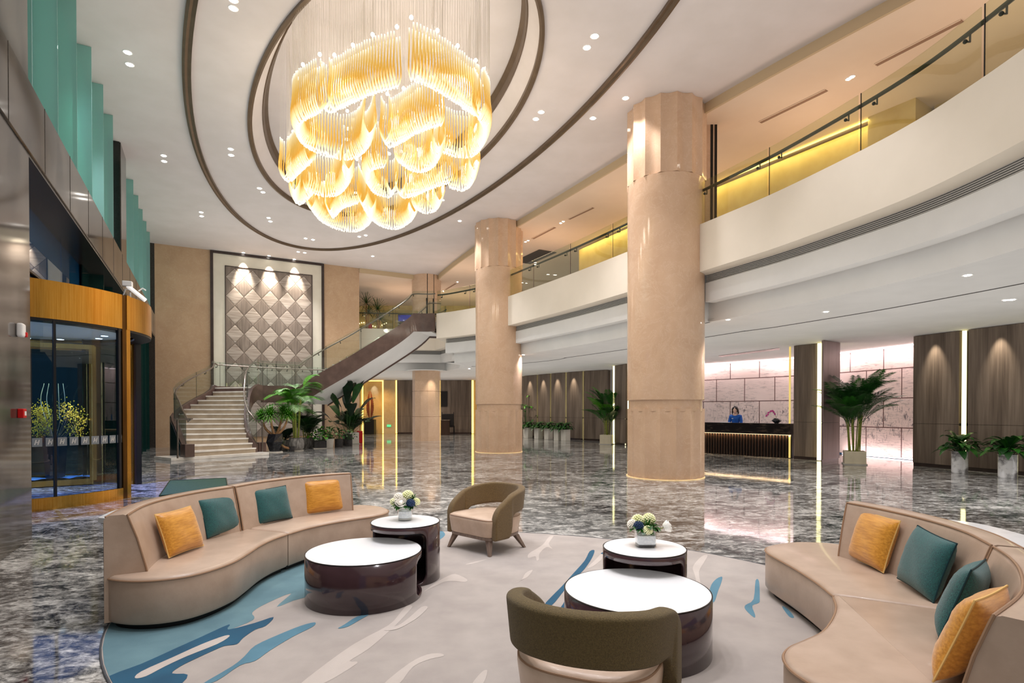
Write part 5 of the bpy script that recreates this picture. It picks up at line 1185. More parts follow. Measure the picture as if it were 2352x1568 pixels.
# ------------------------------------------------------------------ armchairs (local: front = +y)
def armchair(loc, rz, label, fabric):
    o = thing('armchair', label, 'armchair', loc, rz)
    def bl(m, name, mat, par=o, **k): return m.build(name, mat, par, local=True, **k)
    sp = [(-.33, .30), (0, .335), (.33, .30), (.345, .1), (.345, -.15), (.25, -.3), (0, -.35), (-.25, -.3), (-.345, -.15), (-.345, .1)]
    body = []
    def ser(k, sx=1., sy=1.):
        t = 2 * pi * k / 64; cx, sy_ = cos(t), sin(t); e = .26 if sy_ > 0 else .7
        x = abs(cx) ** e * (1 if cx > 0 else -1) * .355; y = abs(sy_) ** e * (1 if sy_ > 0 else -1) * (.31 if sy_ > 0 else .36); return Vector((x * sx, y * sy, 0))
    m = MB(); m.loft([[ser(k, s_, s_) + Vector((0, 0, z)) for k in range(64)] for s_, z in ((.93, .205), (.95, .215), (1., .36), (1., .385), (.97, .405), (.9, .418), (.6, .43), (.2, .435))], True, False, True); seat = bl(m, 'seat', 'leather_pale', ang=60)
    m = MB(); m.tube([ser(k, .985, .985) + Vector((0, 0, .396)) for k in range(64)], .006, 6, closed=True); bl(m, 'piping', 'leather_piping', seat)
    m = MB(); m.loft([[ser(k, s_, s_) + Vector((0, 0, z)) for k in range(64)] for s_, z in ((.9, .17), (.94, .175), (.94, .205), (.9, .206))], True, False, True); bl(m, 'base_frame', 'wood_leg', ang=40)
    for sx_, sy_ in ((-1, 1), (1, 1), (-1, -1), (1, -1)):
        a_ = Vector((sx_ * .27, .23 if sy_ > 0 else -.2, .175)); b_ = Vector((sx_ * .335, .285 if sy_ > 0 else -.29, .013)); m = MB()
        m.loft([[b_ + Vector((dx_ * .016, dy_ * .016, 0)) for dx_, dy_ in ((-1, -1), (1, -1), (1, 1), (-1, 1))], [a_ + Vector((dx_ * .032, dy_ * .032, 0)) for dx_, dy_ in ((-1, -1), (1, -1), (1, 1), (-1, 1))]]); bl(m, 'leg', 'wood_leg', ang=20, bev=.004)
    # wrap-around back: a bent sheet with two front uprights
    path = cr([(-.365, .255, 0), (-.375, .12, 0), (-.375, -.05, 0), (-.33, -.25, 0), (-.19, -.39, 0), (0, -.43, 0), (.19, -.39, 0), (.33, -.25, 0), (.375, -.05, 0), (.375, .12, 0), (.365, .255, 0)], 8)
    Lp = [0.]
    for a_, b_ in zip(path, path[1:]): Lp.append(Lp[-1] + (b_ - a_).length)
    T = Lp[-1]; U = [.0, .02, .05, .09, .14, .19, .228, .24, .255, .28, .32, .38, .45, .54, .64, .74, T / 2]
    us = U + [T - u for u in U[-2::-1]]
    def ev(u):
        i = max(j for j in range(len(Lp)) if Lp[j] <= u + 1e-9); i = min(i, len(Lp) - 2); k = (u - Lp[i]) / (Lp[i + 1] - Lp[i]); return path[i].lerp(path[i + 1], min(1, max(0, k)))
    def hi(u):
        u = min(u, T - u); t = min(1, u / .40); r_ = .40 + .25 * sqrt(max(0, 1 - (1 - t) ** 2)); return r_ + .075 * min(1, max(0, (u - .15) / .5)) ** .8
    def lo(u):
        u = min(u, T - u); 
        if u <= .23: return .175
        t = min(1, (u - .23) / .1); return .175 + (.44 - .175) * sqrt(max(0, 1 - (1 - t) ** 2)) + .035 * min(1, max(0, (u - .33) / .4))
    rows = []
    for u in us:
        p = ev(u); a_, b_ = lo(u), hi(u); rows.append([Vector((p.x * (1 - .06 * (1 - k / 8) * (a_ > .3)), p.y * (1 - .06 * (1 - k / 8) * (a_ > .3)), a_ + (b_ - a_) * k / 8)) for k in range(9)])
    m = MB(); m.grid(rows); bk = bl(m, 'backrest', fabric, ang=0)
    for p_ in bk.data.polygons: p_.use_smooth = True
    so = bk.modifiers.new('thick', 'SOLIDIFY'); so.thickness = .085; so.offset = 0
    ss = bk.modifiers.new('round', 'SUBSURF'); ss.levels = 2; ss.render_levels = 2
    return o
armchair((-.30, 6.50, 0), atan2(-.74, -.67) - pi / 2, 'olive armchair with pale leather seat facing the camera beyond the left tables', 'weave_olive')
armchair((.41, 2.83, 0), atan2(.91, .41) - pi / 2, 'olive armchair seen from behind at the bottom of the picture', 'weave_dark')
# ------------------------------------------------------------------ plants
rnd = random.Random(11)
def frond(q, base, az, length, rise, droop, nl=22, ll=.3, lw=.022, start=.18, vshape=.5, mi=None):
    base = Vector(base); d = Vector((cos(az), sin(az), 0)); s_ = Vector((-sin(az), cos(az), 0))
    def pos(t): return base + d * (length * (t * cos(rise) + .1 * t * t)) + Vector((0, 0, length * (t * sin(rise) - droop * t * t)))
    P = [pos(k / 10) for k in range(11)]; q.tube(P, [.009 * (1 - .08 * k) for k in range(11)], 4, mi=mi)
    vs, fs = [], []
    for k in range(nl):
        t = start + (1 - start) * k / (nl - 1); c_ = pos(t); tg = (pos(min(1, t + .02)) - pos(t - .02)).normalized(); upv = s_.cross(tg).normalized() * -1
        L = ll * (.35 + .65 * sin(pi * (.15 + .8 * (t - start) / (1 - start)))) * rnd.uniform(.88, 1.1)
        for sg in (-1, 1):
            dr = (s_ * sg * .8 + tg * .62 + upv * vshape * .4).normalized(); mid = c_ + dr * L * .5 + Vector((0, 0, -.01)); tip = c_ + dr * L + Vector((0, 0, -.28 * L))
            w = tg * lw * .5; o = len(vs); vs += [c_ - w * .5, c_ + w * .5, mid + w, mid - w, tip]; fs += [(o, o + 1, o + 2, o + 3), (o + 3, o + 2, o + 4)]
    q.add(vs, fs, mi)
def palm(loc, label, pot, height, n_st, n_fr, flen, mat, seed, spread=.16, cat='potted palm', lean=0., fat=.016, stem_mat='cane_green', rise=(.75, 1.35), ll=.3, low=.42, nl=22, droop=(.2, .5), lw=.026):
    global rnd; rnd = random.Random(seed); o = thing('potted_palm', label, cat, loc); L = Vector(loc); top = pot(o, L)
    tips = []
    for k in range(n_st):
        a = 2 * pi * k / n_st + rnd.uniform(-.3, .3); r0 = spread * rnd.uniform(.15, .6); h = height * rnd.uniform(low, low + .3)
        b_ = L + Vector((r0 * cos(a), r0 * sin(a), top)); e_ = L + Vector(((r0 + .16 * h * .4) * cos(a) + lean * h, (r0 + .16 * h * .4) * sin(a), h))
        P = cr([b_, b_.lerp(e_, .5) + Vector((rnd.uniform(-.03, .03), rnd.uniform(-.03, .03), 0)), e_], 4); m = MB(); m.tube(P, [fat * (1.1 - .05 * i) for i in range(len(P))], 6); m.build('stem', stem_mat, o); tips.append((e_, a))
    for k in range(n_fr):
        e_, a = tips[k % n_st]; az = a + rnd.uniform(-1.1, 1.1) if k % 3 else rnd.uniform(0, 2 * pi); m = MB(); rs_ = rnd.uniform(*rise); fl = flen * rnd.uniform(.75, 1.1)
        frond(m, e_.lerp(Vector((e_.x * .6 + L.x * .4, e_.y * .6 + L.y * .4, L.z + top)), rnd.uniform(0, .5) * (k % 4 != 0)), az, fl, rs_, rnd.uniform(*droop), nl=nl, ll=ll * rnd.uniform(.85, 1.1), vshape=rnd.uniform(.1, .7), lw=lw); m.build('frond', mat if isinstance(mat, str) else mat[k % len(mat)], o, ang=0, fix=False)
    return o
def pot_box(w, h, mat, rz=0., saucer=True, taper=1.0):
    def f(o, L):
        m = MB(); c_, s_ = cos(rz), sin(rz)
        sq = lambda k, z: [L + Vector((k * (x * c_ - y * s_), k * (x * s_ + y * c_), z)) for x, y in ((-w / 2, -w / 2), (w / 2, -w / 2), (w / 2, w / 2), (-w / 2, w / 2))]
        z0 = .03 if saucer else 0
        m.loft([sq(taper, z0), sq(1, h), sq(.88, h), sq(.86, h - .06)]); m.build('pot', mat, o, ang=0, bev=.008)
        m = MB(); m.loft([sq(.86, h - .05), sq(.86, h - .035)]); m.build('soil', 'soil', o, ang=0)
        if saucer: m = MB(); m.loft([sq(1.08 * taper, 0), sq(1.12 * taper, .03)]); m.build('saucer', 'pot_white', o, ang=0)
        return h - .05
    return f
def pot_round(prof, mat, saucer=None, fn=None, n=40):
    def f(o, L):
        m = MB(); m.lathe(prof + [(prof[-1][0] * .9, prof[-1][1]), (prof[-1][0] * .88, prof[-1][1] - .06)], n, (L.x, L.y, L.z), fn=fn); m.build('pot', mat, o, ang=40)
        m = MB(); m.lathe([(prof[-1][0] * .9, prof[-1][1] - .055), (prof[-1][0] * .9, prof[-1][1] - .04)], 24, (L.x, L.y, L.z)); m.build('soil', 'soil', o)
        if saucer: m = MB(); m.lathe([(saucer, 0), (saucer * 1.05, .03)], 32, (L.x, L.y, L.z)); m.build('saucer', 'pot_white', o)
        return prof[-1][1] - .05
    return f
# tall palm by the right light line
palm((10.36, 16.85, 0), 'tall dense areca palm in a square cream pot left of the pinkish wall panels', pot_box(.56, .40, 'pot_cream', -.45), 2.75, 14, 66, 1.42, ['leaf_dark', 'leaf_mid', 'leaf_dark'], 3, spread=.26, ll=.36, rise=(.7, 1.4), low=.44, nl=36, lw=.022)
palm((4.62, 27.05, 0), 'tall palm in a square cream pot between the two big columns', pot_box(.56, .46, 'pot_cream', -.5), 2.9, 12, 40, 1.5, ['leaf_mid', 'leaf_bright', 'leaf_dark'], 5, spread=.24, ll=.38, low=.36, nl=34, lw=.024)
# cluster beside the stair
palm((-8.75, 22.55, 0), 'bright green tall palm in a round ribbed white pot under the stair', pot_round([(.2, 0), (.29, .1), (.315, .25), (.29, .42), (.25, .5), (.27, .53)], 'pot_grey', .3, fn=lambda r, t, z: r + .008 * sin(26 * t)), 3.1, 6, 30, 1.45, ['leaf_bright', 'leaf_bright', 'leaf_pale'], 21, spread=.24, fat=.03, low=.6, rise=(.5, 1.3), ll=.46, nl=34, lw=.026, droop=(.35, .7))
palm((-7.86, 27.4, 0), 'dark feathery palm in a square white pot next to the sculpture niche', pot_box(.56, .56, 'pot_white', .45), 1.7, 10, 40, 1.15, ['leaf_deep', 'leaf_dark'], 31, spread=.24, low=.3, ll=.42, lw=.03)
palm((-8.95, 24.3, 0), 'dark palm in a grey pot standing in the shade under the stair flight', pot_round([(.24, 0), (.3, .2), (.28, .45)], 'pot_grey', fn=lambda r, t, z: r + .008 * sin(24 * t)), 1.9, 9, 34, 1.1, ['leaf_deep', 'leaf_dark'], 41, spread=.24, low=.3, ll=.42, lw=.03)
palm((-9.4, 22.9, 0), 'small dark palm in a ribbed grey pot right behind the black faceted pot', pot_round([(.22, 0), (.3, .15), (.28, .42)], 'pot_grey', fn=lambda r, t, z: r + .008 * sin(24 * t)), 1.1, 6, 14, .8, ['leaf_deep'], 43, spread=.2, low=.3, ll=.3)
# spiky branching plant in a black faceted pot
def tuft(q, c, r, n, w=.03):
    for k in range(n):
        th = math.acos(1 - 1.45 * (k + .5) / n); ph = k * 2.39996; L = r * rnd.uniform(.8, 1.12)
        d = Vector((sin(th) * cos(ph), sin(th) * sin(ph), cos(th))); s_ = Vector((-sin(ph), cos(ph), 0)); up_ = s_.cross(d)
        P = [c + d * (.05 * L), c + d * (.5 * L) + Vector((0, 0, .05 * L)), c + d * (.85 * L) + Vector((0, 0, -.03 * L)), c + d * L + Vector((0, 0, -.17 * L))]
        q.grid([[P[i] - s_ * w * k_, P[i], P[i] + s_ * w * k_] for i, k_ in enumerate((.4, .5, .35, .02))])
def dracaena(loc, label, heads, pot, lm, seed, name='potted_dracaena', trunk='bark_tan', hr=.42, n=90):
    global rnd; rnd = random.Random(seed); L = Vector(loc); o = thing(name, label, 'potted plant', loc); top = pot(o, L)
    for hx, hy, hz, rr in heads:
        e_ = L + Vector((hx, hy, hz)); b_ = L + Vector((hx * .12, hy * .12, top - .03)); m = MB(); P = cr([b_, b_.lerp(e_, .45) + Vector((hx * .12, 0, -.06)), e_], 5); m.tube(P, [.055 - .0022 * i for i in range(len(P))], 7); m.build('branch', trunk, o)
        m = MB(); tuft(m, e_, rr, n); m.build('leaf_tuft', lm, o, ang=0, fix=False)
    return o
def pot_facet(o, L):
    m = MB(); secs = []
    for z, r_, tw in ((0.03, .2, .0), (.4, .34, .26), (.72, .30, .52), (.72, .26, .52), (.66, .26, .52)): secs.append([L + Vector((r_ * cos(2 * pi * k / 6 + tw + .5), r_ * sin(2 * pi * k / 6 + tw + .5), z)) for k in range(6)])
    m.loft(secs); m.build('pot', 'pot_black', o, ang=0)
    m = MB(); m.lathe([(.26, .67), (.26, .685)], 6, (L.x, L.y, L.z)); m.build('soil', 'soil', o, ang=0)
    m = MB(); m.lathe([(.3, 0), (.3, .035)], 6, (L.x, L.y, L.z)); m.build('saucer', 'pot_white', o, ang=0)
    return .68
dracaena((-9.25, 21.75, 0), 'spiky green plant with forked trunks in a black faceted pot beside the stair', [(-.12, -.15, 1.42, .56), (-.6, .1, 1.36, .42), (.5, .1, 1.42, .46), (.15, .4, 1.55, .48)], pot_facet, 'leaf_bright', 5, n=170)
dracaena((-8.75, 22.12, 0), 'low grassy plant at the foot of the black faceted pot', [(-.38, -.3, .42, .3)], pot_round([(.1, 0), (.12, .2)], 'pot_dark'), 'leaf_mid', 9, n=40, name='grassy_plant')
# broad leaf plants
def leafy(loc, label, pot, n, ll, lw, h, mat, seed, cat='potted plant', name='leafy_plant', up=(.3, 1.0), droop=(.3, .7), rad=.1, stem='leaf_dark'):
    global rnd; rnd = random.Random(seed); L = Vector(loc); o = thing(name, label, cat, loc); top = pot(o, L); st_ = MB()
    for k in range(n):
        a = k * 2.39996 + rnd.uniform(-.2, .2); f = (k + .5) / n; base = L + Vector((rad * f * cos(a), rad * f * sin(a), top)); e_ = base + Vector((cos(a) * h * .5 * f, sin(a) * h * .5 * f, h * (1.05 - .75 * f) * rnd.uniform(.8, 1.1)))
        st_.tube([base, base.lerp(e_, .6) + Vector((0, 0, .02)), e_], .006, 4)
        m = MB(); leaf(m, e_, a + rnd.uniform(-.3, .3), ll * rnd.uniform(.8, 1.15), lw, rnd.uniform(*up) * (1.2 - f), rnd.uniform(*droop)); m.build('leaf', mat if isinstance(mat, str) else mat[k % len(mat)], o, ang=60, fix=False)
    st_.build('stalks', stem, o)
    return o
cyl = lambda r, h, mat: pot_round([(r * .97, 0), (r, .02), (r, h)], mat)
leafy((11.62, 14.45, 0), 'left of the two broad leaf plants in marbled cylinder planters at the right', cyl(.175, .56, 'pot_marble'), 44, .46, .17, .26, ['leaf_mid', 'leaf_dark'], 3, rad=.1, name='planter_plant')
leafy((11.95, 13.42, 0), 'right of the two broad leaf plants in marbled cylinder planters at the right', cyl(.185, .56, 'pot_marble'), 44, .48, .17, .26, ['leaf_mid', 'leaf_dark'], 4, rad=.1, name='planter_plant')
five = leafy((.98, 33.5, 0), 'x', pot_box(.36, .62, 'pot_white', -.9, saucer=False), 34, .40, .17, .26, ['leaf_mid', 'leaf_dark'], 8, name='square_planter', rad=.1)
fl_ = ['first plant from the left in the row of five white square planters', 'second plant from the left in the row of five white square planters', 'middle plant in the row of five white square planters by the wood panels', 'fourth plant from the left in the row of five white square planters', 'rightmost plant in the row of five white square planters']
for k, p in enumerate([(.98, 33.4), (1.54, 32.35), (2.08, 31.75), (2.53, 30.45), (2.88, 29.95)]):
    o = five if k == 0 else copy_tree(five); o.location = (*p, 0); o['label'] = fl_[k]; o['group'] = 'white square planters along the wood panels'
    if k: o.rotation_euler = (0, 0, 0)
leafy((.86, 34.15, 0), 'taller leafy plant half hidden by the middle column, left of the square planters', cyl(.18, .5, 'pot_white'), 26, .34, .16, 1.75, ['leaf_bright', 'leaf_mid'], 23, rad=.12, name='tall_leafy_plant')
leafy((-8.28, 24.0, 0), 'bushy green plant in a black rectangular planter right of the white ribbed pot', pot_box(.5, .34, 'pot_dark', .45), 46, .22, .18, .5, ['leaf_mid', 'leaf_bright'], 13, rad=.24)
leafy((-7.95, 24.3, 0), 'leafy plant in a pale tapered pot right of the black rectangular planter', pot_box(.36, .4, 'pot_white', .3, taper=.7), 26, .22, .16, .5, ['leaf_pale', 'leaf_mid'], 14, rad=.14)
leafy((-7.75, 24.9, 0), 'reddish stemmed small plant in a dark round pot beside the pale tapered pot', cyl(.17, .36, 'pot_dark'), 22, .24, .12, .5, ['leaf_dark', 'leaf_mid'], 15, rad=.12)
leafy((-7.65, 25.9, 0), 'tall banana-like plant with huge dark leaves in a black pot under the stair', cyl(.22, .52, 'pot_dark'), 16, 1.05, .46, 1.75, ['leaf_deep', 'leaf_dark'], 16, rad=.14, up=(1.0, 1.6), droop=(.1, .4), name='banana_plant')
leafy((-7.45, 25.45, 0), 'low leafy plant with small white-green leaves in front of the banana plant', cyl(.15, .3, 'pot_dark'), 20, .2, .12, .45, ['leaf_dark', 'leaf_pale'], 17, rad=.12)
m = MB(); m.obox((-7.72, 28.25, .3), (.25, .2, .6), AE); tag(m.build('extinguisher_box', 'red_plastic', ang=0, bev=.01), 'red fire extinguisher box behind the white square pot', 'extinguisher box')
p_ = B(8.05, .02, .33); m = MB(); m.obox(p_, (.24, .03, .11), AE); tag(m.build('wall_plate', 'white_plastic', ang=0), 'white socket plate low on the marble stair wall behind the plants', 'socket')
# yellow blossoms in the display case
global_rnd = rnd = random.Random(2)
yb = Vector((-9.78, 11.92, .14)); o = thing('blossom_arrangement', 'yellow flowering branches in a tall dark vase inside the revolving door case', 'flower arrangement', yb)
m = MB(); m.loft([[yb + Vector((x * k, y * k, z)) for x, y in ((-.18, -.12), (.18, -.12), (.18, .12), (-.18, .12))] for k, z in ((.75, 0), (1, .92), (.9, .92), (.85, .85))]); m.build('vase', 'navy_reflection_and_vase', o, ang=0)
m = MB(); tips = []
for k in range(26):
    a = rnd.uniform(0, 2 * pi); r_ = rnd.uniform(.15, .6); e_ = yb + Vector((r_ * cos(a), r_ * sin(a) * .35, .95 + rnd.uniform(.1, .75) * (1.15 - r_ * .6))); m.tube(cr([yb + Vector((0, 0, .8)), yb.lerp(e_, .5) + Vector((0, 0, .35)), e_], 3), .007, 4); tips.append(e_)
m.build('branches', 'bark_tan', o); m = MB()
for e_ in tips:
    for j in range(44):
        c_ = e_ + Vector((rnd.gauss(0, .08), rnd.gauss(0, .05), rnd.gauss(-.06, .09))); m.ball(c_, rnd.uniform(.009, .018), 4, 3)
bl_ = m.build('blossoms', 'blossom_yellow', o, ang=0, fix=False); bl_['kind'] = 'stuff'
m = MB()
for k in range(5): m.tube(cr([yb + Vector((.1 * k - .2, 0, 1.3)), yb + Vector((.13 * k - .3, 0, 1.7)), yb + Vector((.1 * k - .22, 0, 2.05))], 4), .006, 5)
m.build('bare_twigs', 'wire_steel', o)
# upper floor yuccas
for x, y, z, rr, lb, sd in ((gpt(842, 697, 33.5).x, 33.5, gpt(842, 697, 33.5).z, .85, 'spiky yucca on the upper floor by the marble wall edge', 3), (gpt(868, 712, 32.5).x, 32.5, gpt(868, 712, 32.5).z, .95, 'spiky yucca on the upper floor, right of the other one', 4)):
    dracaena((x, y, ZF), lb, [(0, 0, z - ZF, rr), (.12, .1, z - ZF - .55, rr * .8)], cyl(.3, .5, 'pot_dark'), 'leaf_dark', sd, name='potted_yucca', n=70)
p = gpt(1012, 704, 31.0); dracaena((p.x, p.y, ZF), 'small dark plant on the upper floor right of the far column', [(0, 0, .9, .45)], cyl(.2, .4, 'pot_dark'), 'leaf_deep', 6, name='potted_yucca', n=40)
# ------------------------------------------------------------------ table flowers
def rose(q, c, r, tilt=(0, 0)):
    M_ = Matrix.Translation(c) @ Matrix.Rotation(tilt[0], 4, 'X') @ Matrix.Rotation(tilt[1], 4, 'Y')
    q.ball((0, 0, 0), r * .55, 10, 6, (1, 1, .9), M_)
    for ring_k, (rr, n, h) in enumerate(((.45, 3, .75), (.68, 5, .6), (.92, 6, .35))):
        for k in range(n):
            a0 = 2 * pi * k / n + ring_k * .5; rows = []
            for i in range(4):
                v = i / 3; z = r * (-.6 + (h + .6) * v); w = .75 * (.6 + .5 * sin(pi * v * .8)); rad = r * rr * (.55 + .5 * sin(v * 1.9)) * (1 + .12 * (v > .9))
                rows.append([M_ @ Vector((rad * cos(a0 + w * j / 2), rad * sin(a0 + w * j / 2), z - abs(j) * r * .05 * v)) for j in range(-2, 3)])
            q.grid(rows)
def hydrangea(q, c, r, n=84, k=.2):
    for i in range(n):
        t = math.acos(1 - 1.7 * (i + .5) / n); p = i * 2.39996; d = Vector((sin(t) * cos(p), sin(t) * sin(p), cos(t))); q.ball(c + d * r, r * k, 5, 4, (1, 1, .7))
    q.ball(c, r * .9, 8, 6)
def vase_flowers(p, label, square, items, seed):
    global rnd; rnd = random.Random(seed); p = Vector(p); o = thing('flower_vase', label, 'flower vase', p)
    if square:
        def sq(k, z, n=24): return [p + Vector((k * .072 * max(-1, min(1, 1.32 * cos(2 * pi * i / n + .3))), k * .072 * max(-1, min(1, 1.32 * sin(2 * pi * i / n + .3))), z)) for i in range(n)]
        H = .125; gl = [sq(.96, 0), sq(1, .006), sq(1, H), sq(.94, H), sq(.94, .014)]
        m = MB(); m.loft(gl); m.build('vase_glass', 'glass_vase', o, ang=40); m = MB(); m.loft([sq(.92, .022), sq(.92, .088), sq(.5, .094)]); m.build('white_pebbles', 'pebble_white', o, ang=60)
        m = MB(); m.loft([sq(.93, .006), sq(.93, .02)]); m.build('vase_base', 'pot_dark', o)
    else:
        m = MB(); m.lathe([(.066, 0), (.07, .005), (.07, .12), (.066, .12), (.066, .014)], 36, p); m.build('vase_glass', 'glass_vase', o, ang=40)
        m = MB(); m.lathe([(.064, .022), (.064, .086), (.04, .092)], 30, p); m.build('white_pebbles', 'pebble_white', o, ang=60)
        m = MB(); m.lathe([(.065, .004), (.065, .02)], 30, p); m.build('vase_base', 'grille_grey', o)
    for kind, x, y, z, r_ in items:
        c_ = p + Vector((x, y, z)); m = MB()
        if kind == 'rose': rose(m, c_, r_, (.5 + .2 * y * -10, x * 6)); m.build('rose', 'petal_white', o, ang=50, fix=False)
        elif kind == 'side': rose(m, c_, r_, (.2, 1.2)); m.build('rose', 'petal_white', o, ang=50, fix=False); m = MB(); m.tube([p + Vector((0, 0, .1)), c_], .004, 5); m.build('stem', 'cane_green', o)
        elif kind == 'lime': hydrangea(m, c_, r_); m.build('hydrangea', 'petal_lime', o, ang=50, fix=False)
        elif kind == 'white': hydrangea(m, c_, r_); m.build('hydrangea', 'petal_white', o, ang=50, fix=False)
        elif kind == 'blue': hydrangea(m, c_, r_, 80, .15); m.build('berry_cluster', 'berry_blue', o, ang=50, fix=False)
        elif kind == 'tuft': tuft(m, c_, r_, 26, .012); m.build('leaf_spray', 'leaf_mid', o, ang=0, fix=False)
    for k in range(34):
        a = k * 2.4; m = MB(); leaf(m, p + Vector((.055 * cos(a), .055 * sin(a), .125 + .03 * rnd.random())), a, rnd.uniform(.06, .1), .05, rnd.uniform(.0, .8), .5, 4); m.build('leaf', ['leaf_dark', 'leaf_mid'][k % 2], o, ang=60, fix=False)
    return o
vase_flowers((-1.03, 5.36, .556), 'round glass vase with white roses and blue berries on the left small table', False, [('rose', -.02, -.085, .175, .052), ('white', -.06, .0, .21, .045), ('lime', .02, .03, .225, .05), ('blue', .065, -.07, .17, .04), ('lime', .105, .0, .17, .036), ('lime', -.1, -.02, .175, .036), ('rose', -.05, .06, .205, .045), ('rose', -.075, -.05, .19, .036), ('tuft', .07, .02, .19, .08), ('tuft', -.08, -.04, .15, .07)], 3)
vase_flowers((1.035, 4.32, .556), 'square glass vase with a rose leaning out on the right small table', True, [('lime', -.05, .03, .19, .045), ('lime', .04, .05, .195, .045), ('blue', -.065, -.055, .165, .036), ('lime', .0, -.08, .135, .034), ('white', -.1, .0, .165, .036), ('rose', -.03, .06, .185, .04), ('tuft', .02, -.01, .15, .1), ('side', .165, -.01, .15, .046)], 4)
# ------------------------------------------------------------------ chandelier
ch_o = thing('chandelier', 'huge hanging chandelier of curved amber glass rod curtains in the ceiling oval', 'chandelier', (RC.x, RC.y, ZC + .7))
ELEM = [
 (7.05, [(912, 205), (850, 222), (790, 250), (757, 262), (746, 252)]),
 (7.0, [(945, 188), (990, 205), (1040, 235), (1085, 265), (1098, 272), (1106, 266)]),
 (6.85, [(735, 262), (692, 285), (684, 310), (700, 338), (740, 358), (800, 370), (838, 350), (850, 310)]),
 (6.8, [(1012, 292), (960, 308), (920, 332), (895, 342), (884, 328)]),
 (6.8, [(1015, 352), (1050, 364), (1085, 362), (1108, 337), (1114, 302), (1100, 275)]),
 (6.6, [(712, 378), (690, 398), (665, 420), (650, 410)]),
 (6.6, [(704, 440), (740, 453), (775, 451), (797, 427), (800, 392)]),
 (6.6, [(880, 387), (850, 396), (845, 420), (860, 446), (895, 456), (900, 440)]),
 (6.6, [(917, 376), (940, 392), (970, 399), (1000, 380), (1008, 342)]),
 (6.5, [(1030, 424), (990, 436), (950, 453), (925, 456), (919, 446)]),
 (6.5, [(1034, 434), (1060, 441), (1080, 430), (1090, 396)]),
 (6.3, [(714, 482), (740, 512), (780, 530), (820, 534), (848, 516), (852, 482)]),
 (6.4, [(820, 470), (786, 482), (766, 502), (757, 486)]),
 (6.3, [(832, 470), (850, 502), (875, 522), (910, 529), (942, 512), (952, 490)]),
 (6.3, [(955, 482), (975, 492), (1000, 487), (1010, 462)]),
 (6.5, [(716, 450), (692, 472), (679, 466), (676, 440)]),
]
LT = .93
names_ = ['nearest to the camera on the left', 'nearest to the camera on the right']
for ei, (zb, px) in enumerate(ELEM):
    pts = cr([at(x, y, zb) for x, y in px], 8)
    for p in pts: p.z = 0
    er = random.Random(ei); sgn = 1
    cen = sum(pts, Vector((0, 0, 0))) / len(pts)
    tubes = MB(); UVY = []; wires = MB(); lamps = MB()
    for row in (-1, 1):
        line = resample(offset(pts, row * .085, False), .062)
        nrm_ = offset(line, -row, False)
        for p, nq in zip(line, nrm_):
            n_ = (nq - p); n_.z = 0; n_.normalize(); zj = er.uniform(-.012, .012); tilt = (p - cen).length * .0
            prof = [(0.0, 1.0), (0.0, .8), (-.01, .6), (-.03, .42), (-.03, .28), (.01, .15), (.06, .06), (.1, .02)]
            P = [p + n_ * a_ + Vector((0, 0, zb + zj + LT * h)) for a_, h in prof]; v0 = len(tubes.v)
            tubes.tube(P, .0135, 5); UVY += [h for a_, h in prof for _ in range(5)]
            top_ = p + Vector((0, 0, zb + zj + LT)); d_ = p - RC; uu = (d_.x * DX + d_.y * DY) / 6.3; vv = (d_.x * EX + d_.y * EY) / 2.6
            wires.tube([top_, Vector((p.x, p.y, (ZC + .72) if hypot(uu, vv) < 1 else ZC))], .002, 3, cap=False)
    tb = tubes.build('glass_rod_curtain', 'amber_glass_rod', ch_o, ang=60, fix=False, uvf=lambda vi, v: (0, UVY[vi]))
    wires.build('hanging_wires', 'wire_steel', tb, ang=0, fix=False)
    for k, p in enumerate(resample(pts, .5)):
        lamps.ball((p.x, p.y, zb + LT + .12), .035, 8, 5)
    lamps.build('small_lamps', 'lamp_tiny', tb)
    mid = pts[len(pts) // 2]
    point('chandelier_lamp', (mid.x, mid.y, zb + .45), CH_W, (255, 246, 230), .25)
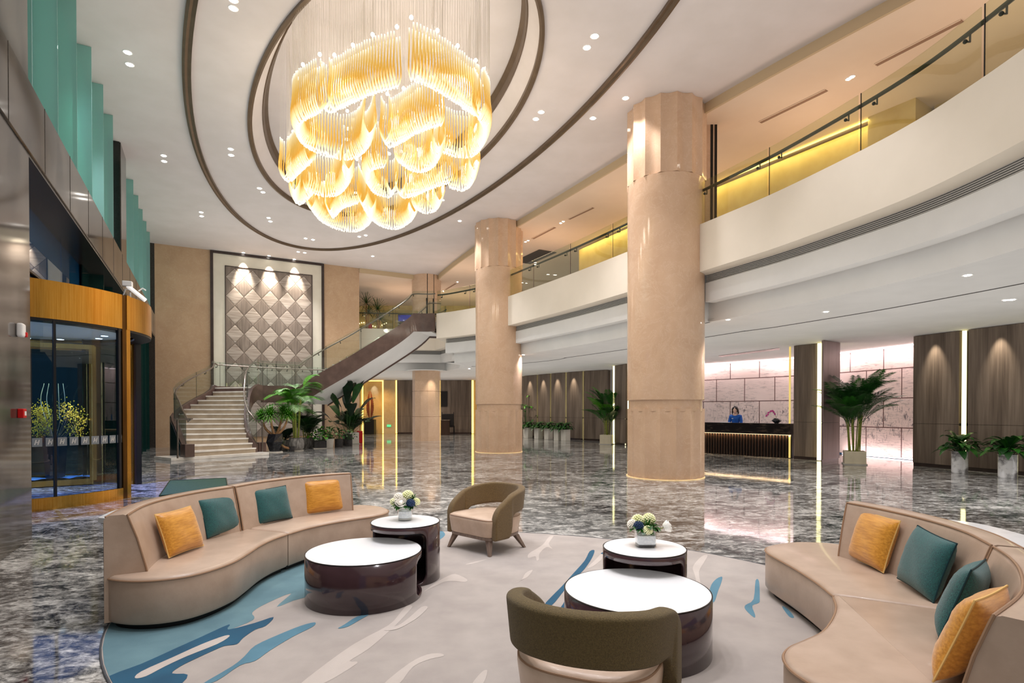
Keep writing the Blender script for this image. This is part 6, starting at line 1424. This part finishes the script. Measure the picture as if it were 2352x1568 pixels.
# ------------------------------------------------------------------ recessed ceiling lights
def downlight(pxs, label, z=ZC, w=None, r=.06, mat='lamp_white', name='ceiling_downlight', size=95, grp=None):
    ps = [at(x, y, z) for x, y in pxs]; c_ = sum(ps, Vector()) / len(ps); o = thing(name, label, 'ceiling light', c_)
    for p in ps:
        m = MB(); m.lathe([(r, p.z - .012), (r * .9, p.z - .016), (r * .9, p.z + .002)], 20, (p.x, p.y, 0)); m.build('lamp_lens', mat, o)
        m = MB(); m.lathe([(r, p.z - .006), (r + .025, p.z - .008), (r + .03, p.z + .001), (r, p.z + .001)], 24, (p.x, p.y, 0), cap=False); m.build('trim_ring', 'white_plastic', o)
    if w: spot('downlight_lamp', (c_.x, c_.y, z - .06), (c_.x, c_.y, 0), w, size, .7, (252, 250, 255), .08)
    return o
DL = [([(536, 0), (536, 19)], 'pair of round ceiling lights at the top edge left of the chandelier'),
      ([(293, 120), (298, 148)], 'pair of round ceiling lights nearest the teal glass fins at upper left'),
      ([(376, 357), (377, 370)], 'pair of round ceiling lights between the teal fins and the outer oval trim, middle one'),
      ([(530, 342), (531, 356)], 'pair of round ceiling lights inside the oval trim left of the lower chandelier'),
      ([(462, 487), (463, 496)], 'pair of round ceiling lights left of the outer oval trim, farthest one'),
      ([(596, 432), (604, 441)], 'pair of round ceiling lights just left of the chandelier bottom'),
      ([(617, 500), (621, 508)], 'pair of round ceiling lights inside the oval trim below the chandelier at left'),
      ([(702, 547), (719, 550)], 'pair of round ceiling lights inside the far end of the oval trim, left one'),
      ([(825, 543), (840, 540)], 'pair of round ceiling lights directly under the chandelier bottom'),
      ([(685, 578), (700, 580)], 'pair of round ceiling lights beyond the oval trim in front of the art panel'),
      ([(856, 588)], 'single ceiling light beyond the oval trim right of the art panel'),
      ([(1056, 507)], 'single ceiling light left of the middle column top'),
      ([(1016, 459)], 'single ceiling light right of the chandelier bottom'),
      ([(1366, 83), (1348, 109)], 'pair of round ceiling lights at upper right between the oval and the trim line'),
      ([(1243, 257), (1231, 273)], 'pair of round ceiling lights right of the chandelier inside the trim line'),
      ([(1437, 225)], 'single ceiling light nearest to the front column top'),
      ([(1362, 271)], 'single ceiling light between the two big column tops')]
for px, lb in DL: downlight(px, lb, w=DL_W)
for k, px in enumerate(((559, 580), (618, 587), (676, 595))):
    downlight([px], ['left', 'middle', 'right'][k] + ' one of the three spotlights above the diamond art panel', r=.06)
    p = at(*px, ZC); n_ = Vector((-DX, -DY, 0))
    spot('art_spot', (p.x, p.y, ZC - .06), tuple(B(2.55 + (.75, 1.9, 3.05)[k], 0, 6.9)), ART_W, 46, 1.0, (255, 244, 230), .04)
# the lounge lights of the same ceiling, above the picture
for x, y in LOUNGE: spot('lounge_lamp', (x, y, ZC - .05), (x, y, 0), LG_W, 70, .6, (250, 249, 255), .09)
# gallery ceiling spots
for k, px in enumerate([[(1949, 181), (1957, 176)], [(1288, 512), (1294, 508)], [(1207, 555), (1213, 552)], [(1051, 647)], [(1018, 668)]]):
    downlight(px, ['twin spot in the gallery ceiling above the right balcony glass', 'twin spot in the gallery ceiling left of the front column, nearer one', 'twin spot in the gallery ceiling right beside the middle column', 'small spot in the gallery ceiling left of the middle column', 'small spot in the gallery ceiling by the far column'][k], ZG, r=.04, name='gallery_spot')
# lower ceiling lights
LLP = [((2222, 631), 'small light in the lower ceiling under the right balcony, nearest the camera'), ((1897, 715), 'small light in the lower ceiling right of the front column, middle one'), ((1672, 733), 'small light in the lower ceiling beside the front column'),
       ((2311, 688), 'brightest small light in the lower ceiling near the right picture edge'), ((2325, 687), 'second small light beside the brightest one near the right edge'), ((1202, 814), 'small light at the balcony underside right of the middle column'),
       ((1078, 846), 'small light in the far lower ceiling left of the middle column')]
for px, lb in LLP: downlight([px], lb, ZL, r=.05, name='lower_ceiling_light', w=LL_W, size=110)
def wallwash(x, y, tx, ty, tz, w, col=(255, 244, 224), size=48): spot('wall_wash_lamp', (x, y, ZL - .02), (tx, ty, tz), w, size, 1., col, .04)
for a_, b_ in (((11.78, 16.37), (12.20, 15.22)), ((12.27, 15.0), (12.80, 13.62))):
    mx_, my_ = (a_[0] + b_[0]) / 2, (a_[1] + b_[1]) / 2; wallwash(mx_ - .22, my_ - .08, mx_ + .02, my_ + .0, 2.7, WW)
for k in range(4):
    mx_, my_ = (pts5[k][0] + pts5[k + 1][0]) / 2, (pts5[k][1] + pts5[k + 1][1]) / 2; wallwash(mx_ - .18, my_ - .16, mx_ + .0, my_ + .0, 2.7, WW)
wallwash(sx, FY + .1, sx, FY + .5, 2.9, WW * 1.6, (230, 240, 255), 46)
wallwash(-4.1, 29.3, -4.3, 29.75, 2.6, WW * .6)
# reception wall lights
def strip_area(name, c_, z, tz, w, n0, n1, col):
    for k in range(n0, n1, 3):
        p, q_ = c_[k], c_[min(k + 3, len(c_) - 1)]; m_ = (p + q_) / 2; d = (q_ - p).normalized(); n = Vector((-d.y, d.x, 0)) * (1 if Vector((-d.y, d.x, 0)).dot(m_) > 0 else -1)
        area(name, (m_.x - n.x * .12, m_.y - n.y * .12, z), (m_.x + n.x * .12, m_.y + n.y * .12, tz), w, (q_ - p).length, .05, col)
strip_area('reception_cove_lamp', cv_pink, ZL - .08, 1.6, PK_W, 2, 27, (255, 226, 226))
strip_area('reception_floor_lamp', cv_pink, .06, 1.6, PK_W * .5, 18, 26, (255, 226, 226))
area('desk_lamp', tuple((d0 + d1) / 2 + dn * .06 + Vector((0, 0, .77))), tuple((d0 + d1) / 2 + dn * .09), 14, L, .03, (255, 214, 160))
spot('reception_lamp', (8.2, 21.4, ZL - .05), (8.45, 21.1, 1.2), 60, 50, .6, (240, 244, 255))
# gallery warmth: cove lamps along the gallery wall and added upward fill lights hidden behind the balcony front
for p, q_ in zip(GW, GW[1:]):
    m_ = (p + q_) / 2; d = (q_ - p).normalized(); n = Vector((-d.y, d.x, 0)); area('gallery_cove_lamp', (m_.x - n.x * .25, m_.y - n.y * .25, ZG - .05), (m_.x - n.x * .02, m_.y - n.y * .02, 6.5), GC_W, (q_ - p).length, .06, (255, 232, 150))
for x, y in ((1.5, 22.5), (4.6, 17.6), (7.2, 13.0), (8.6, 9.0), (-1.8, 27.5), (-6.5, 32.5), (-3, 34)):
    area('gallery_fill', (x, y, ZF + .25), (x, y, ZG), GU_W, 1.4, 1.4, (255, 222, 196))
# far hall
for x, y, w_, c_ in ((-6.0, 35.5, 130, (255, 240, 220)), (-1.5, 33.0, 130, (255, 240, 220)), (-9.6, 37.9, 130, (255, 206, 120)), (-9.0, 31.5, 100, (255, 240, 220))): spot('far_hall_lamp', (x, y, ZL - .04), (x, y, 0), w_, 150, .6, c_, .03)
# plants under the stair
spot('plant_fill', (-8.55, 21.5, ZC - .06), (-8.75, 22.1, 1.2), PL_W, 20, .8, (255, 250, 240), .08)  # added fill to brighten the near palms, no fixture
# revolving door, blueish
area('door_lamp', (DC.x + .4, DC.y + .3, 3.12), (DC.x + .4, DC.y + .3, 0), 7, 2.2, 2.2, (110, 150, 255)); spot('door_lamp', (DC.x + .6, DC.y + .1, 3.12), (DC.x + .6, DC.y + .1, 0), 520, 130, .8, (90, 130, 255), .012)
spot('case_fill', (-9.55, 11.7, 2.95), (-9.78, 11.92, 1.2), 260, 70, .6, (255, 250, 235), .04)  # added white fill keeping the blossoms yellow, no fixture in the case
point('canopy_fill', W(3, -3.2, 4.2), 160, (120, 180, 255), .1)  # added unseen fill outside, brightens the blue canopy glass
# world: night sky seen through the entrance glass
wd = bpy.data.worlds.new('night'); SC.world = wd; wd.use_nodes = True
wd.node_tree.nodes['Background'].inputs['Color'].default_value = lin((40, 92, 130)); wd.node_tree.nodes['Background'].inputs['Strength'].default_value = .35
# rear of the lobby
m = MB(); m.prism([(2, -5.8), (16.5, -5.8), (16.5, -6), (2, -6)], 0, ZC); struct(m.build('wall_rear', 'wall_marble', ang=0))
vs = SC.view_settings; vs.view_transform = 'Standard'; vs.look = 'None'; vs.gamma = 1; vs.use_curve_mapping = False; vs.exposure = EXPO
SC.world.light_settings.ao_factor = AO_F; SC.world.light_settings.distance = 4.0
cy_ = SC.cycles; cy_.use_fast_gi = True; cy_.fast_gi_method = 'ADD'; cy_.transparent_max_bounces = 16; cy_.max_bounces = 8; cy_.diffuse_bounces = 3; cy_.glossy_bounces = 3; cy_.adaptive_threshold = .025; cy_.sample_clamp_indirect = 6; cy_.use_denoising = True; cy_.caustics_reflective = False; cy_.caustics_refractive = False
